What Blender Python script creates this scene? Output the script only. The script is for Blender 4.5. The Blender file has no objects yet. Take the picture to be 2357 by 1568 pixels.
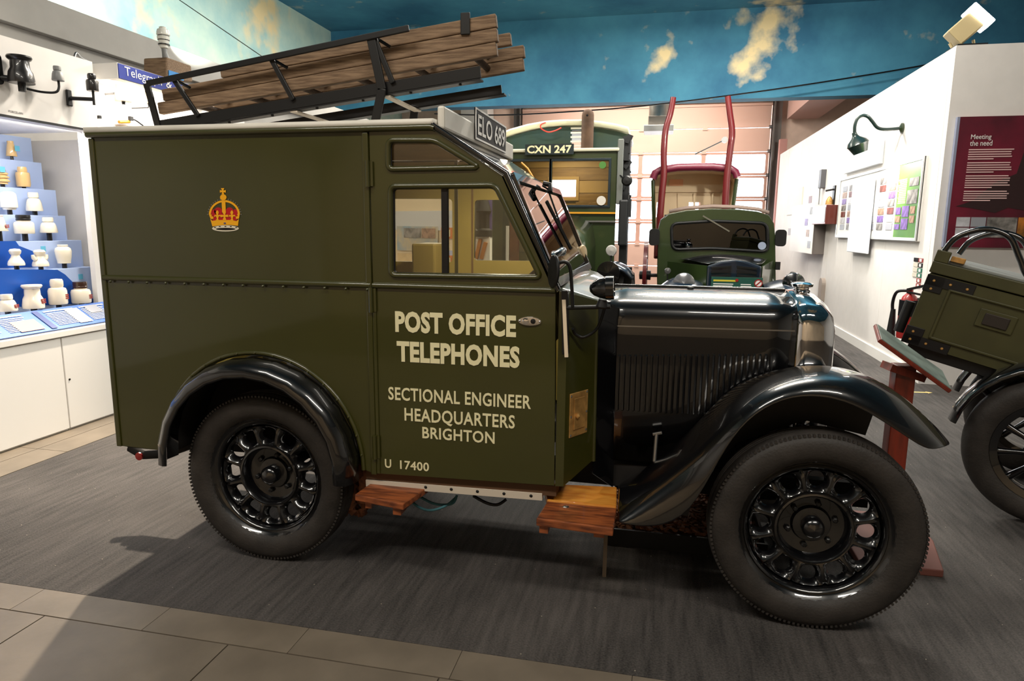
import bpy, bmesh, math, random
from mathutils import Vector, Matrix
from mathutils.geometry import tessellate_polygon
random.seed(7)
scene = bpy.context.scene
COL = scene.collection
pi = math.pi

# ------------------------------------------------------------------ camera
W, H, F = 2357, 1568, 1540.0
PITCH, ROLL, YAW = 0.168086, 0.009226, -0.214176
CAM = Vector((1.4733, -2.2327, 1.3223))
fw = Vector((math.sin(YAW) * math.cos(PITCH), math.cos(YAW) * math.cos(PITCH), -math.sin(PITCH)))
r0 = Vector((math.cos(YAW), -math.sin(YAW), 0))
u0 = r0.cross(fw)
RT = math.cos(ROLL) * r0 + math.sin(ROLL) * u0
UP = -math.sin(ROLL) * r0 + math.cos(ROLL) * u0
cd = bpy.data.cameras.new('camera')
cd.sensor_width = 36.0
cd.lens = F / W * 36.0
cd.clip_end = 200
cam = bpy.data.objects.new('camera', cd)
COL.objects.link(cam)
cam.matrix_world = Matrix(((RT.x, UP.x, -fw.x, CAM.x), (RT.y, UP.y, -fw.y, CAM.y), (RT.z, UP.z, -fw.z, CAM.z), (0, 0, 0, 1)))
scene.camera = cam

def ray(px, py):
    return RT * ((px - W / 2) / F) - UP * ((py - H / 2) / F) + fw
def onX(px, py, X):
    d = ray(px, py); return CAM + d * ((X - CAM.x) / d.x)
def onY(px, py, Y):
    d = ray(px, py); return CAM + d * ((Y - CAM.y) / d.y)
def onZ(px, py, Z=0.0):
    d = ray(px, py); return CAM + d * ((Z - CAM.z) / d.z)

# ------------------------------------------------------------------ world, exposure
vs = scene.view_settings
vs.view_transform = 'Standard'
vs.look = 'None'
vs.gamma = 1.0
vs.use_curve_mapping = False
vs.exposure = 0.25
world = bpy.data.worlds.new('daylight')
scene.world = world
world.use_nodes = True
bg = world.node_tree.nodes['Background']
bg.inputs[0].default_value = (0.86, 0.93, 1.0, 1)
bg.inputs[1].default_value = 7.0

def area(name, loc, target, sx, sy, power, col=(1, 0.93, 0.82), spread=180):
    l = bpy.data.lights.new(name, 'AREA')
    l.shape = 'RECTANGLE'; l.size = sx; l.size_y = sy; l.energy = power; l.color = col
    l.spread = math.radians(spread)
    o = bpy.data.objects.new(name, l); COL.objects.link(o)
    o.location = loc
    o.rotation_euler = (Vector(target) - Vector(loc)).to_track_quat('-Z', 'Y').to_euler()
    return o
def spot(name, loc, target, power, angle=60, blend=0.5, r=0.04, col=(1, 0.9, 0.76)):
    l = bpy.data.lights.new(name, 'SPOT')
    l.energy = power; l.spot_size = math.radians(angle); l.spot_blend = blend; l.shadow_soft_size = r; l.color = col
    o = bpy.data.objects.new(name, l); COL.objects.link(o)
    o.location = loc
    o.rotation_euler = (Vector(target) - Vector(loc)).to_track_quat('-Z', 'Y').to_euler()
    return o
# ceiling strip luminaires over the hall (above the frame) and track spots
area('strip_light_front_left', (-0.6, -2.6, 4.55), (-0.6, -1.6, 0), 2.4, 0.3, 100)
area('strip_light_front_right', (3.2, -2.6, 4.55), (3.0, -1.6, 0), 2.4, 0.3, 100)
area('strip_light_middle', (1.4, 3.4, 4.6), (1.4, 3.4, 0), 2.4, 0.3, 230)
area('strip_light_back_left', (-1.5, 6.8, 4.6), (-1.5, 6.8, 0), 2.4, 0.3, 220)
area('strip_light_back_right', (2.4, 7.2, 4.6), (2.4, 7.2, 0), 2.4, 0.3, 220)
area('strip_light_rear_bay', (1.0, 11.4, 4.3), (1.0, 12.2, 0), 3.0, 0.3, 170)
spot('track_spot_left', (-1.35, 2.0, 2.95), (-2.3, 1.4, 2.2), 30, 75, 0.6)
area('sign_downlight', (-2.17, 2.3, 2.268), (-2.36, 2.3, 2.05), 0.9, 0.03, 16, (1, 0.93, 0.82))
spot('track_spot_left_floor', (-1.75, 2.35, 2.95), (-1.0, 0.0, 0.0), 700, 66, 0.5, 0.04, (1, 0.84, 0.66))
spot('uplight_left', (-2.75, 3.4, 2.98), (-4.5, 4.4, 4.0), 380, 120, 0.8, 0.1, (0.96, 1.0, 0.92))
spot('added_reflection_spot_left', (-0.6, -4.4, 4.4), (-0.9, -6.9, 1.6), 320, 70, 0.5, 0.1, (1, 0.86, 0.66))  # added pair of unseen spots, brightens the wall reflected in the van side
spot('added_reflection_spot_right', (2.9, -4.4, 4.4), (3.2, -6.9, 1.4), 260, 60, 0.5, 0.1, (1, 0.86, 0.66))

# ------------------------------------------------------------------ materials
def lin(c):
    return tuple((x / 12.92 if x <= 0.04045 else ((x + 0.055) / 1.055) ** 2.4) for x in (v / 255 for v in c)) + (1,)
MATS = {}
def mat(name, col, rough=0.5, metal=0.0, coat=0.0, var=0.0, vscale=8.0, bump=0.0, bscale=60.0, stretch=None, col2=None, spec=0.5, emit=0.0, trans=0.0, ior=1.45, crough=0.05, detail=4.0):
    if name in MATS: return MATS[name]
    m = bpy.data.materials.new(name); m.use_nodes = True
    nt = m.node_tree; b = nt.nodes['Principled BSDF']
    b.inputs['Base Color'].default_value = lin(col)
    b.inputs['Roughness'].default_value = rough
    b.inputs['Metallic'].default_value = metal
    b.inputs['Coat Weight'].default_value = coat
    b.inputs['Coat Roughness'].default_value = crough
    b.inputs['Specular IOR Level'].default_value = spec
    b.inputs['Transmission Weight'].default_value = trans
    b.inputs['IOR'].default_value = ior
    if emit:
        b.inputs['Emission Color'].default_value = lin(col); b.inputs['Emission Strength'].default_value = emit
    if var or bump or col2:
        tc = nt.nodes.new('ShaderNodeTexCoord'); mp = nt.nodes.new('ShaderNodeMapping')
        nt.links.new(tc.outputs['Object'], mp.inputs[0])
        if stretch: mp.inputs['Scale'].default_value = stretch
        if var or col2:
            n = nt.nodes.new('ShaderNodeTexNoise'); n.inputs['Scale'].default_value = vscale; n.inputs['Detail'].default_value = detail
            nt.links.new(mp.outputs[0], n.inputs['Vector'])
            cr = nt.nodes.new('ShaderNodeValToRGB')
            a = lin(col)
            if col2: a2 = lin(col2)
            else:
                a2 = tuple(min(1, x * (1 + var)) for x in a[:3]) + (1,); a = tuple(x * (1 - var) for x in a[:3]) + (1,)
            cr.color_ramp.elements[0].position = 0.35; cr.color_ramp.elements[1].position = 0.65
            cr.color_ramp.elements[0].color = a; cr.color_ramp.elements[1].color = a2
            nt.links.new(n.outputs[0], cr.inputs[0]); nt.links.new(cr.outputs[0], b.inputs['Base Color'])
        if bump:
            n2 = nt.nodes.new('ShaderNodeTexNoise'); n2.inputs['Scale'].default_value = bscale; n2.inputs['Detail'].default_value = 3
            nt.links.new(mp.outputs[0], n2.inputs['Vector'])
            bp = nt.nodes.new('ShaderNodeBump'); bp.inputs['Strength'].default_value = bump; bp.inputs['Distance'].default_value = 0.01
            nt.links.new(n2.outputs[0], bp.inputs['Height']); nt.links.new(bp.outputs[0], b.inputs['Normal'])
    MATS[name] = m
    return m
green = mat('olive paint', (51, 51, 9), 0.38, coat=0.75, crough=0.06, var=0.06, vscale=3, bump=0.02, bscale=7)
green2 = mat('dark green paint', (38, 52, 22), 0.35, coat=0.7, var=0.08, vscale=3)
black = mat('black enamel', (8, 8, 10), 0.25, coat=1.0, crough=0.03, bump=0.012, bscale=9)
blacks = mat('black satin metal', (14, 14, 15), 0.45)
rubber = mat('tyre rubber', (42, 38, 35), 0.62, var=0.25, vscale=14, bump=0.15, bscale=120)
dirt = mat('dark underside', (22, 19, 17), 0.9, var=0.3, vscale=18)
chrome = mat('chrome', (225, 225, 228), 0.06, metal=1.0)
steel = mat('dull steel', (150, 150, 150), 0.35, metal=1.0)
brass = mat('brass', (186, 142, 82), 0.42, metal=0.5, var=0.3, vscale=25)
cream = mat('cream lettering', (226, 218, 176), 0.5)
roofm = mat('roof white paint', (214, 210, 200), 0.5, var=0.06, vscale=6)
interior = mat('interior buff paint', (168, 150, 78), 0.55, var=0.05)
headlining = mat('headlining board', (120, 92, 58), 0.7, var=0.15, vscale=5)
wood = mat('weathered wood', (102, 80, 60), 0.75, col2=(140, 115, 90), vscale=9, stretch=(1.2, 14, 14), bump=0.25, bscale=40)
wooddark = mat('dark stained wood', (48, 36, 26), 0.75, col2=(74, 55, 38), vscale=9, stretch=(1.2, 14, 14))
stepw = mat('varnished step wood', (84, 40, 20), 0.5, col2=(150, 80, 40), vscale=7, stretch=(1.5, 9, 9), coat=0.3)
stepy = mat('yellow pine step', (176, 100, 26), 0.4, col2=(206, 140, 56), vscale=6, stretch=(1.5, 8, 8), coat=0.3)
alu = mat('sill strip', (200, 188, 172), 0.55)
white = mat('white paint', (232, 230, 226), 0.55)
wallw = mat('white wall paint', (226, 222, 218), 0.7, var=0.02)
wallg = mat('grey fascia paint', (150, 147, 142), 0.7, var=0.03)
red = mat('red paint', (150, 28, 26), 0.4, coat=0.4)
ivory = mat('ivory porcelain', (236, 226, 206), 0.25, coat=0.5)
buff = mat('buff stoneware', (214, 178, 122), 0.3, coat=0.5)
brownglaze = mat('brown glaze', (60, 38, 28), 0.3, coat=0.5)
blackglaze = mat('black glaze', (26, 24, 24), 0.35, coat=0.4)
greyp = mat('grey porcelain', (130, 132, 132), 0.4)
maroon = mat('maroon panel', (112, 22, 42), 0.5)
platem = mat('plate black', (16, 15, 18), 0.55, spec=0.2)
def glass_mat(name, tint=(255, 255, 255), fac=0.1, rough=0.0):
    m = bpy.data.materials.new(name); m.use_nodes = True; nt = m.node_tree
    nt.nodes.clear()
    o = nt.nodes.new('ShaderNodeOutputMaterial'); t = nt.nodes.new('ShaderNodeBsdfTransparent'); g = nt.nodes.new('ShaderNodeBsdfGlossy')
    mx = nt.nodes.new('ShaderNodeMixShader'); fr = nt.nodes.new('ShaderNodeFresnel'); fr.inputs[0].default_value = 1.5
    ad = nt.nodes.new('ShaderNodeMath'); ad.operation = 'ADD'; ad.inputs[1].default_value = fac
    t.inputs[0].default_value = lin(tint); g.inputs['Roughness'].default_value = rough
    nt.links.new(fr.outputs[0], ad.inputs[0]); nt.links.new(ad.outputs[0], mx.inputs[0])
    nt.links.new(t.outputs[0], mx.inputs[1]); nt.links.new(g.outputs[0], mx.inputs[2]); nt.links.new(mx.outputs[0], o.inputs[0])
    return m
glass = glass_mat('window glass', (248, 246, 238), 0.02)
screen = glass_mat('windscreen glass', (240, 240, 234), 0.10)
darkglass = glass_mat('smoked glass', (70, 75, 90), 0.04)

# ------------------------------------------------------------------ mesh helpers
WLOC = {}
class MB:
    def __init__(s): s.v = []; s.f = []
    def add(s, vs, fs):
        b = len(s.v); s.v += [Vector(v) for v in vs]; s.f += [tuple(i + b for i in f) for f in fs]; return s
    def box(s, c, d, rot=None):
        c = Vector(c); hx, hy, hz = d[0] / 2, d[1] / 2, d[2] / 2
        vs = [Vector((x, y, z)) for x in (-hx, hx) for y in (-hy, hy) for z in (-hz, hz)]
        if rot is not None: vs = [rot @ v for v in vs]
        return s.add([v + c for v in vs], [(0, 1, 3, 2), (4, 6, 7, 5), (0, 4, 5, 1), (2, 3, 7, 6), (0, 2, 6, 4), (1, 5, 7, 3)])
    def bb(s, x0, x1, y0, y1, z0, z1):
        return s.box(((x0 + x1) / 2, (y0 + y1) / 2, (z0 + z1) / 2), (abs(x1 - x0), abs(y1 - y0), abs(z1 - z0)))
    def beam(s, a, b, w, h, up=(0, 0, 1)):
        a = Vector(a); b = Vector(b); d = (b - a); L = d.length; d.normalize()
        u = Vector(up); sd = d.cross(u)
        if sd.length < 1e-4: sd = d.cross(Vector((1, 0, 0)))
        sd.normalize(); u = sd.cross(d)
        vs = [p + sd * (i * w / 2) + u * (j * h / 2) for p in (a, b) for i in (-1, 1) for j in (-1, 1)]
        return s.add(vs, [(0, 1, 3, 2), (4, 6, 7, 5), (0, 4, 5, 1), (2, 3, 7, 6), (0, 2, 6, 4), (1, 5, 7, 3)])
    def tube(s, pts, r, n=10, closed=False, caps=True):
        pts = [Vector(p) for p in pts]; N = len(pts); rings = []; prev = None
        rr = r if isinstance(r, (list, tuple)) else [r] * N
        vs = []
        for i, p in enumerate(pts):
            if closed: t = pts[(i + 1) % N] - pts[i - 1]
            else: t = pts[min(i + 1, N - 1)] - pts[max(i - 1, 0)]
            t.normalize()
            if prev is None:
                a = Vector((0, 0, 1)) if abs(t.z) < 0.9 else Vector((1, 0, 0))
                nrm = t.cross(a).normalized()
            else:
                nrm = (prev - t * prev.dot(t)).normalized()
            prev = nrm; bn = t.cross(nrm)
            vs += [p + (nrm * math.cos(2 * pi * k / n) + bn * math.sin(2 * pi * k / n)) * rr[i] for k in range(n)]
        fs = []
        M = N if closed else N - 1
        for i in range(M):
            for k in range(n):
                a = i * n + k; b = i * n + (k + 1) % n; j = (i + 1) % N
                fs.append((a, b, j * n + (k + 1) % n, j * n + k))
        if caps and not closed:
            fs.append(tuple(range(n - 1, -1, -1))); fs.append(tuple(range((N - 1) * n, N * n)))
        return s.add(vs, fs)
    def lathe(s, prof, origin=(0, 0, 0), axis=(0, 0, 1), n=24):
        ax = Vector(axis).normalized(); q = Vector((0, 0, 1)).rotation_difference(ax); o = Vector(origin)
        vs = []; fs = []
        for r, h in prof:
            for k in range(n):
                a = 2 * pi * k / n
                vs.append(o + q @ Vector((r * math.cos(a), r * math.sin(a), h)))
        m = len(prof)
        for i in range(m - 1):
            for k in range(n):
                k2 = (k + 1) % n
                fs.append((i * n + k, i * n + k2, (i + 1) * n + k2, (i + 1) * n + k))
        if prof[0][0] > 1e-5: fs.append(tuple(range(n - 1, -1, -1)))
        if prof[-1][0] > 1e-5: fs.append(tuple(range((m - 1) * n, m * n)))
        return s.add(vs, fs)
    def plate(s, outer, holes, o, ux, uy, t):
        """flat plate with holes: 2D outline on axes ux,uy at origin o, extruded by vector t"""
        o = Vector(o); ux = Vector(ux); uy = Vector(uy); t = Vector(t)
        loops = [outer] + list(holes)
        tri = tessellate_polygon([[Vector((p[0], p[1], 0)) for p in lp] for lp in loops])
        flat = [p for lp in loops for p in lp]; n = len(flat)
        vs = [o + ux * p[0] + uy * p[1] for p in flat]; vs = vs + [v + t for v in vs]
        fs = [tuple(x) for x in tri] + [tuple(i + n for i in reversed(x)) for x in tri]
        b = 0
        for lp in loops:
            m = len(lp)
            for i in range(m):
                fs.append((b + i, b + (i + 1) % m, n + b + (i + 1) % m, n + b + i))
            b += m
        return s.add(vs, fs)
    def xz(s, outer, y0, y1, holes=()):
        return s.plate(outer, holes, (0, y0, 0), (1, 0, 0), (0, 0, 1), (0, y1 - y0, 0))
    def yz(s, outer, x0, x1, holes=()):
        return s.plate(outer, holes, (x0, 0, 0), (0, 1, 0), (0, 0, 1), (x1 - x0, 0, 0))
    def grid(s, rows, closed=False):
        n = len(rows[0]); vs = [v for r in rows for v in r]; fs = []
        for i in range(len(rows) - 1):
            for k in range(n if closed else n - 1):
                k2 = (k + 1) % n
                fs.append((i * n + k, i * n + k2, (i + 1) * n + k2, (i + 1) * n + k))
        return s.add(vs, fs)
    def build(s, name, m, parent=None, smooth=None, bevel=0, subsurf=0, solid=0, weld=False, label=None):
        mn = Vector((min(v[i] for v in s.v) for i in range(3))); mx = Vector((max(v[i] for v in s.v) for i in range(3)))
        c = (mn + mx) / 2
        me = bpy.data.meshes.new(name)
        me.from_pydata([v - c for v in s.v], [], s.f)
        bm = bmesh.new(); bm.from_mesh(me)
        if weld: bmesh.ops.remove_doubles(bm, verts=bm.verts, dist=1e-4)
        bmesh.ops.recalc_face_normals(bm, faces=bm.faces)
        bm.to_mesh(me); bm.free()
        me.materials.append(m)
        if smooth is not None:
            me.shade_smooth()
            if smooth < 179: me.set_sharp_from_angle(angle=math.radians(smooth))
        o = link(name, me, c, parent)
        if solid:
            d = o.modifiers.new('thickness', 'SOLIDIFY'); d.thickness = solid; d.offset = 0
        if subsurf:
            d = o.modifiers.new('subdivision', 'SUBSURF'); d.levels = subsurf; d.render_levels = subsurf
        if bevel:
            d = o.modifiers.new('bevel', 'BEVEL'); d.width = bevel; d.segments = 2; d.limit_method = 'ANGLE'; d.angle_limit = math.radians(40)
        if label: o['label'] = label
        return o
def link(name, data, loc, parent=None):
    o = bpy.data.objects.new(name, data); COL.objects.link(o)
    o.location = loc; WLOC[o.name] = Vector(loc)
    if parent is not None:
        o.parent = parent; o.matrix_parent_inverse = Matrix.Translation(-WLOC[parent.name])
    return o
def inst(src, name, loc, parent=None):
    o = link(name, src.data, loc, parent)
    for md in src.modifiers:
        d = o.modifiers.new(md.name, md.type)
        for a in ('width', 'segments', 'limit_method', 'angle_limit', 'levels', 'render_levels', 'thickness', 'offset'):
            if hasattr(md, a): setattr(d, a, getattr(md, a))
    return o
def tag(o, label, cat, group=None):
    o['label'] = label; o['category'] = cat
    if group: o['group'] = group
    return o
def thing(name, loc, label, cat, group=None):
    o = link(name, None, Vector(loc)); o.empty_display_size = 0.1
    return tag(o, label, cat, group)
def struct(o):
    o['kind'] = 'structure'; return o
def mb(): return MB()
def smoothpath(pts, n=6, closed=False):
    pts = [Vector(p) for p in pts]; N = len(pts); out = []
    rng = range(N if closed else N - 1)
    for i in rng:
        g = (lambda j: pts[j % N]) if closed else (lambda j: pts[max(0, min(N - 1, j))])
        p0, p1, p2, p3 = g(i - 1), g(i), g(i + 1), g(i + 2)
        for k in range(n):
            t = k / n
            out.append(0.5 * ((2 * p1) + (p2 - p0) * t + (2 * p0 - 5 * p1 + 4 * p2 - p3) * t * t + (3 * p1 - p0 - 3 * p2 + p3) * t ** 3))
    if not closed: out.append(pts[-1])
    return out
def rounded(x0, x1, z0, z1, r, n=5):
    out = []
    for cx, cz, a0 in ((x1 - r, z0 + r, -90), (x1 - r, z1 - r, 0), (x0 + r, z1 - r, 90), (x0 + r, z0 + r, 180)):
        for k in range(n + 1):
            a = math.radians(a0 + 90 * k / n); out.append((cx + r * math.cos(a), cz + r * math.sin(a)))
    return out
def roundpoly(pts, r, n=4):
    out = []; N = len(pts)
    for i in range(N):
        p = Vector(pts[i]); a = Vector(pts[i - 1]) - p; b = Vector(pts[(i + 1) % N]) - p
        rr = min(r, a.length * 0.45, b.length * 0.45)
        pa = p + a.normalized() * rr; pb = p + b.normalized() * rr
        for k in range(n + 1):
            t = k / n
            q = pa * (1 - t) ** 2 + p * 2 * t * (1 - t) + pb * t * t
            out.append((q.x, q.y))
    return out
def circle(cx, cz, r, n=24, a0=0, a1=360):
    return [(cx + r * math.cos(math.radians(a0 + (a1 - a0) * k / n)), cz + r * math.sin(math.radians(a0 + (a1 - a0) * k / n))) for k in range(n if abs(a1 - a0) >= 360 else n + 1)]
FONTCACHE = {}
def text(name, s, m, parent, o, ux, uy, width, height, off=0.0, depth=0.0015, align='L', space=1.0, label=None):
    """flat lettering filling a width x height box whose lower left corner is o"""
    cu = bpy.data.curves.new(name, 'FONT'); cu.body = s; cu.size = 1.0; cu.offset = off; cu.space_character = space; cu.resolution_u = 3
    ob = bpy.data.objects.new(name, cu); COL.objects.link(ob)
    dg = bpy.context.evaluated_depsgraph_get()
    me = bpy.data.meshes.new_from_object(ob.evaluated_get(dg))
    bpy.data.objects.remove(ob); bpy.data.curves.remove(cu)
    xs = [v.co.x for v in me.vertices]; ys = [v.co.y for v in me.vertices]
    x0, x1, y0, y1 = min(xs), max(xs), min(ys), max(ys)
    o = Vector(o); ux = Vector(ux).normalized(); uy = Vector(uy).normalized(); nn = ux.cross(uy)
    sx = width / (x1 - x0); sy = height / (y1 - y0)
    b = mb()
    vs = [o + ux * ((v.co.x - x0) * sx) + uy * ((v.co.y - y0) * sy) + nn * depth for v in me.vertices]
    b.add(vs, [tuple(p.vertices) for p in me.polygons])
    bpy.data.meshes.remove(me)
    ob = b.build(name, m, parent, solid=0.0008)
    if label: ob['label'] = label
    return ob
# ------------------------------------------------------------------ the hall
def sky_mat(nm, ca, cb):
    m = bpy.data.materials.new(nm); m.use_nodes = True; nt = m.node_tree; b = nt.nodes['Principled BSDF']
    b.inputs['Roughness'].default_value = 0.8
    g = nt.nodes.new('ShaderNodeNewGeometry')
    mp = nt.nodes.new('ShaderNodeMapping'); nt.links.new(g.outputs['Position'], mp.inputs[0])
    n = nt.nodes.new('ShaderNodeTexNoise'); n.inputs['Scale'].default_value = 0.9; n.inputs['Detail'].default_value = 6; n.inputs['Roughness'].default_value = 0.6
    nt.links.new(mp.outputs[0], n.inputs['Vector'])
    # painted cloud patches: world-space blobs broken up by noise
    acc = None
    for (c, r) in (((-4.5, 7.6, 4.3), 1.0), ((-4.5, 4.9, 4.2), 0.9), ((3.0, 9.6, 4.55), 0.8), ((1.45, 9.6, 4.15), 0.45), ((2.7, 9.6, 3.95), 0.5), ((0.6, 5.0, 4.77), 1.4), ((3.5, 0.0, 4.77), 1.8), ((-1.5, 0.5, 4.77), 1.3)):
        d = nt.nodes.new('ShaderNodeVectorMath'); d.operation = 'DISTANCE'; d.inputs[1].default_value = c
        nt.links.new(g.outputs['Position'], d.inputs[0])
        mr = nt.nodes.new('ShaderNodeMapRange'); mr.inputs[1].default_value = 0.0; mr.inputs[2].default_value = r; mr.inputs[3].default_value = 0.42; mr.inputs[4].default_value = 0.0
        nt.links.new(d.outputs['Value'], mr.inputs[0])
        if acc is None: acc = mr.outputs[0]
        else:
            a = nt.nodes.new('ShaderNodeMath'); a.operation = 'MAXIMUM'; nt.links.new(acc, a.inputs[0]); nt.links.new(mr.outputs[0], a.inputs[1]); acc = a.outputs[0]
    n2 = nt.nodes.new('ShaderNodeTexNoise'); n2.inputs['Scale'].default_value = 3.2; n2.inputs['Detail'].default_value = 7
    nt.links.new(mp.outputs[0], n2.inputs['Vector'])
    s = nt.nodes.new('ShaderNodeMath'); s.operation = 'ADD'; nt.links.new(acc, s.inputs[0]); nt.links.new(n2.outputs[0], s.inputs[1])
    cr = nt.nodes.new('ShaderNodeValToRGB'); e = cr.color_ramp.elements
    e[0].position = 0.66; e[0].color = (0, 0, 0, 1); e[1].position = 0.92; e[1].color = (1, 1, 1, 1)
    nt.links.new(s.outputs[0], cr.inputs[0])
    blue = nt.nodes.new('ShaderNodeValToRGB'); e = blue.color_ramp.elements
    e[0].position = 0.35; e[0].color = lin(ca); e[1].position = 0.7; e[1].color = lin(cb)
    nt.links.new(n.outputs[0], blue.inputs[0])
    mx = nt.nodes.new('ShaderNodeMixRGB'); mx.inputs[2].default_value = lin((206, 186, 142))
    nt.links.new(cr.outputs[0], mx.inputs[0]); nt.links.new(blue.outputs[0], mx.inputs[1])
    nt.links.new(mx.outputs[0], b.inputs['Base Color'])
    return m
skym = sky_mat('painted sky', (30, 88, 118), (60, 124, 148))
sky_uplit = sky_mat('sky paint with baked uplight', (128, 164, 166), (186, 200, 182))  # paler copy of the sky paint, uplight spill put into the colour
def carpet_mat():
    m = bpy.data.materials.new('charcoal carpet'); m.use_nodes = True; nt = m.node_tree; b = nt.nodes['Principled BSDF']
    b.inputs['Roughness'].default_value = 0.75; b.inputs['Specular IOR Level'].default_value = 0.35
    g = nt.nodes.new('ShaderNodeNewGeometry')
    def noise(scale, stretch, det=3):
        mp = nt.nodes.new('ShaderNodeMapping'); mp.inputs['Scale'].default_value = stretch; nt.links.new(g.outputs['Position'], mp.inputs[0])
        n = nt.nodes.new('ShaderNodeTexNoise'); n.inputs['Scale'].default_value = scale; n.inputs['Detail'].default_value = det; nt.links.new(mp.outputs[0], n.inputs['Vector']); return n.outputs[0]
    a = noise(150, (1, 1, 1), 2); c = noise(14, (3.2, 0.28, 1)); d = noise(1.3, (1, 1, 1))
    s1 = nt.nodes.new('ShaderNodeMath'); s1.operation = 'ADD'; nt.links.new(a, s1.inputs[0]); nt.links.new(c, s1.inputs[1])
    s2 = nt.nodes.new('ShaderNodeMath'); s2.operation = 'ADD'; nt.links.new(s1.outputs[0], s2.inputs[0]); nt.links.new(d, s2.inputs[1])
    mr = nt.nodes.new('ShaderNodeMapRange'); mr.inputs[1].default_value = 1.1; mr.inputs[2].default_value = 1.95; nt.links.new(s2.outputs[0], mr.inputs[0])
    cr = nt.nodes.new('ShaderNodeValToRGB'); e = cr.color_ramp.elements
    e[0].color = lin((36, 34, 33)); e[1].color = lin((86, 81, 78))
    nt.links.new(mr.outputs[0], cr.inputs[0])
    # pale lint flecks
    v = nt.nodes.new('ShaderNodeTexVoronoi'); v.inputs['Scale'].default_value = 16; nt.links.new(g.outputs['Position'], v.inputs['Vector'])
    lt = nt.nodes.new('ShaderNodeMath'); lt.operation = 'LESS_THAN'; lt.inputs[1].default_value = 0.035; nt.links.new(v.outputs['Distance'], lt.inputs[0])
    mx = nt.nodes.new('ShaderNodeMixRGB'); mx.inputs[2].default_value = lin((168, 158, 138)); nt.links.new(lt.outputs[0], mx.inputs[0]); nt.links.new(cr.outputs[0], mx.inputs[1])
    nt.links.new(mx.outputs[0], b.inputs['Base Color'])
    bp = nt.nodes.new('ShaderNodeBump'); bp.inputs['Strength'].default_value = 0.5; bp.inputs['Distance'].default_value = 0.004; nt.links.new(a, bp.inputs['Height']); nt.links.new(bp.outputs[0], b.inputs['Normal'])
    return m
carpetm = carpet_mat()
tilem = mat('stone floor tile', (112, 102, 89), 0.42, var=0.14, vscale=5, bump=0.05, bscale=40, detail=8)
groutm = mat('dark grout', (62, 54, 46), 0.9)
floor = struct(mb().bb(-5.2, 9, -7, 13.6, -0.1, -0.004).build('floor', groutm))
cp = mb().bb(-1.86, 9, -0.385, 13.2, -0.004, 0.0).build('carpet', carpetm, floor)
cp['label'] = 'charcoal ribbed carpet'
# stone tiles in front of the carpet, one by one
XS = [-3.34 + 0.705 * i for i in range(12)]
for i in range(11):
    mb().bb(XS[i] + 0.0025, XS[i + 1] - 0.0025, -1.228, -0.528, -0.004, 0.0).build('tile', tilem, floor)
SX = [-1.73 + 0.53 * i for i in range(12)]
for i in range(11):
    mb().bb(SX[i] + 0.001, SX[i + 1] - 0.001, -0.523, -0.387, -0.004, 0.0).build('tile', tilem, floor)
for j in range(4):
    for i in range(11):
        mb().bb(XS[i] + 0.0025, XS[i + 1] - 0.0025, -1.933 - 0.705 * j, -1.233 - 0.705 * j, -0.004, 0.0).build('tile', tilem, floor)
for (xa, xb) in ((-2.07, -1.865), (-2.32, -2.075)):
    y = -0.52
    while y < 4.0:
        mb().bb(xa, xb, y + 0.002, y + 0.698, -0.004, 0.001).build('tile', tilem, floor); y += 0.7
# ceiling and painted sky
struct(mb().bb(-5.2, 9, -7, 9.7, 4.77, 4.9).build('ceiling', skym))
struct(mb().bb(-5.2, 9, 9.9, 13.6, 4.5, 4.9).build('ceiling_rear_bay', wallw))
struct(mb().bb(-4.6, 9, 9.6, 9.9, 3.4, 4.77).build('trim_1', skym))
struct(mb().bb(-4.7, -4.5, -7, 13.6, 0, 4.9).build('wall_left', sky_uplit))
struct(mb().bb(-5.2, 9, -7.1, -6.9, 0, 4.9).build('wall_front', mat('warm plaster', (206, 184, 156), 0.8, var=0.1, vscale=0.8)))
struct(mb().bb(8.9, 9.1, -7, 13.6, 0, 4.9).build('wall_far_right', wallw))
bk = mat('salmon rendered wall', (226, 198, 182), 0.8, var=0.04)
DY = 13.0
struct(mb().xz([(-4.6, 0), (9, 0), (9, 4.9), (-4.6, 4.9)], DY, DY + 0.25, holes=[[(-1.68, 0.02), (3.62, 0.02), (3.62, 3.88), (-1.68, 3.88)]]).build('wall_back', bk))
# right partition, panels with joints
wr = struct(mb().bb(3.755, 3.83, 4.21, 12.4, 0, 2.79).build('wall_right', wallw))
y = 4.205
for w in (1.18, 1.2, 1.2, 1.2, 1.2, 1.2, 1.0):
    mb().bb(3.74, 3.76, y + 0.002, y + w - 0.002, 0.0, 2.8).build('panel', wallw, wr, bevel=0.002); y += w
struct(mb().bb(3.725, 3.74, 4.2, 12.4, 0, 0.1).build('baseboard_right', white))
struct(mb().bb(3.74, 8.9, 4.122, 4.2, 0, 2.8).build('wall_right_return', wallw))
# fascia beam on the left
struct(mb().bb(-3.5, -2.9, -6.8, 9.55, 2.66, 2.9).bb(-3.35, -2.96, -6.8, 9.55, 2.38, 2.66).build('trim_2', wallg, bevel=0.004))
struct(mb().bb(-3.5, -3.35, -6.8, 9.55, 0, 2.66).build('wall_left_inner', wallw))

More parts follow.
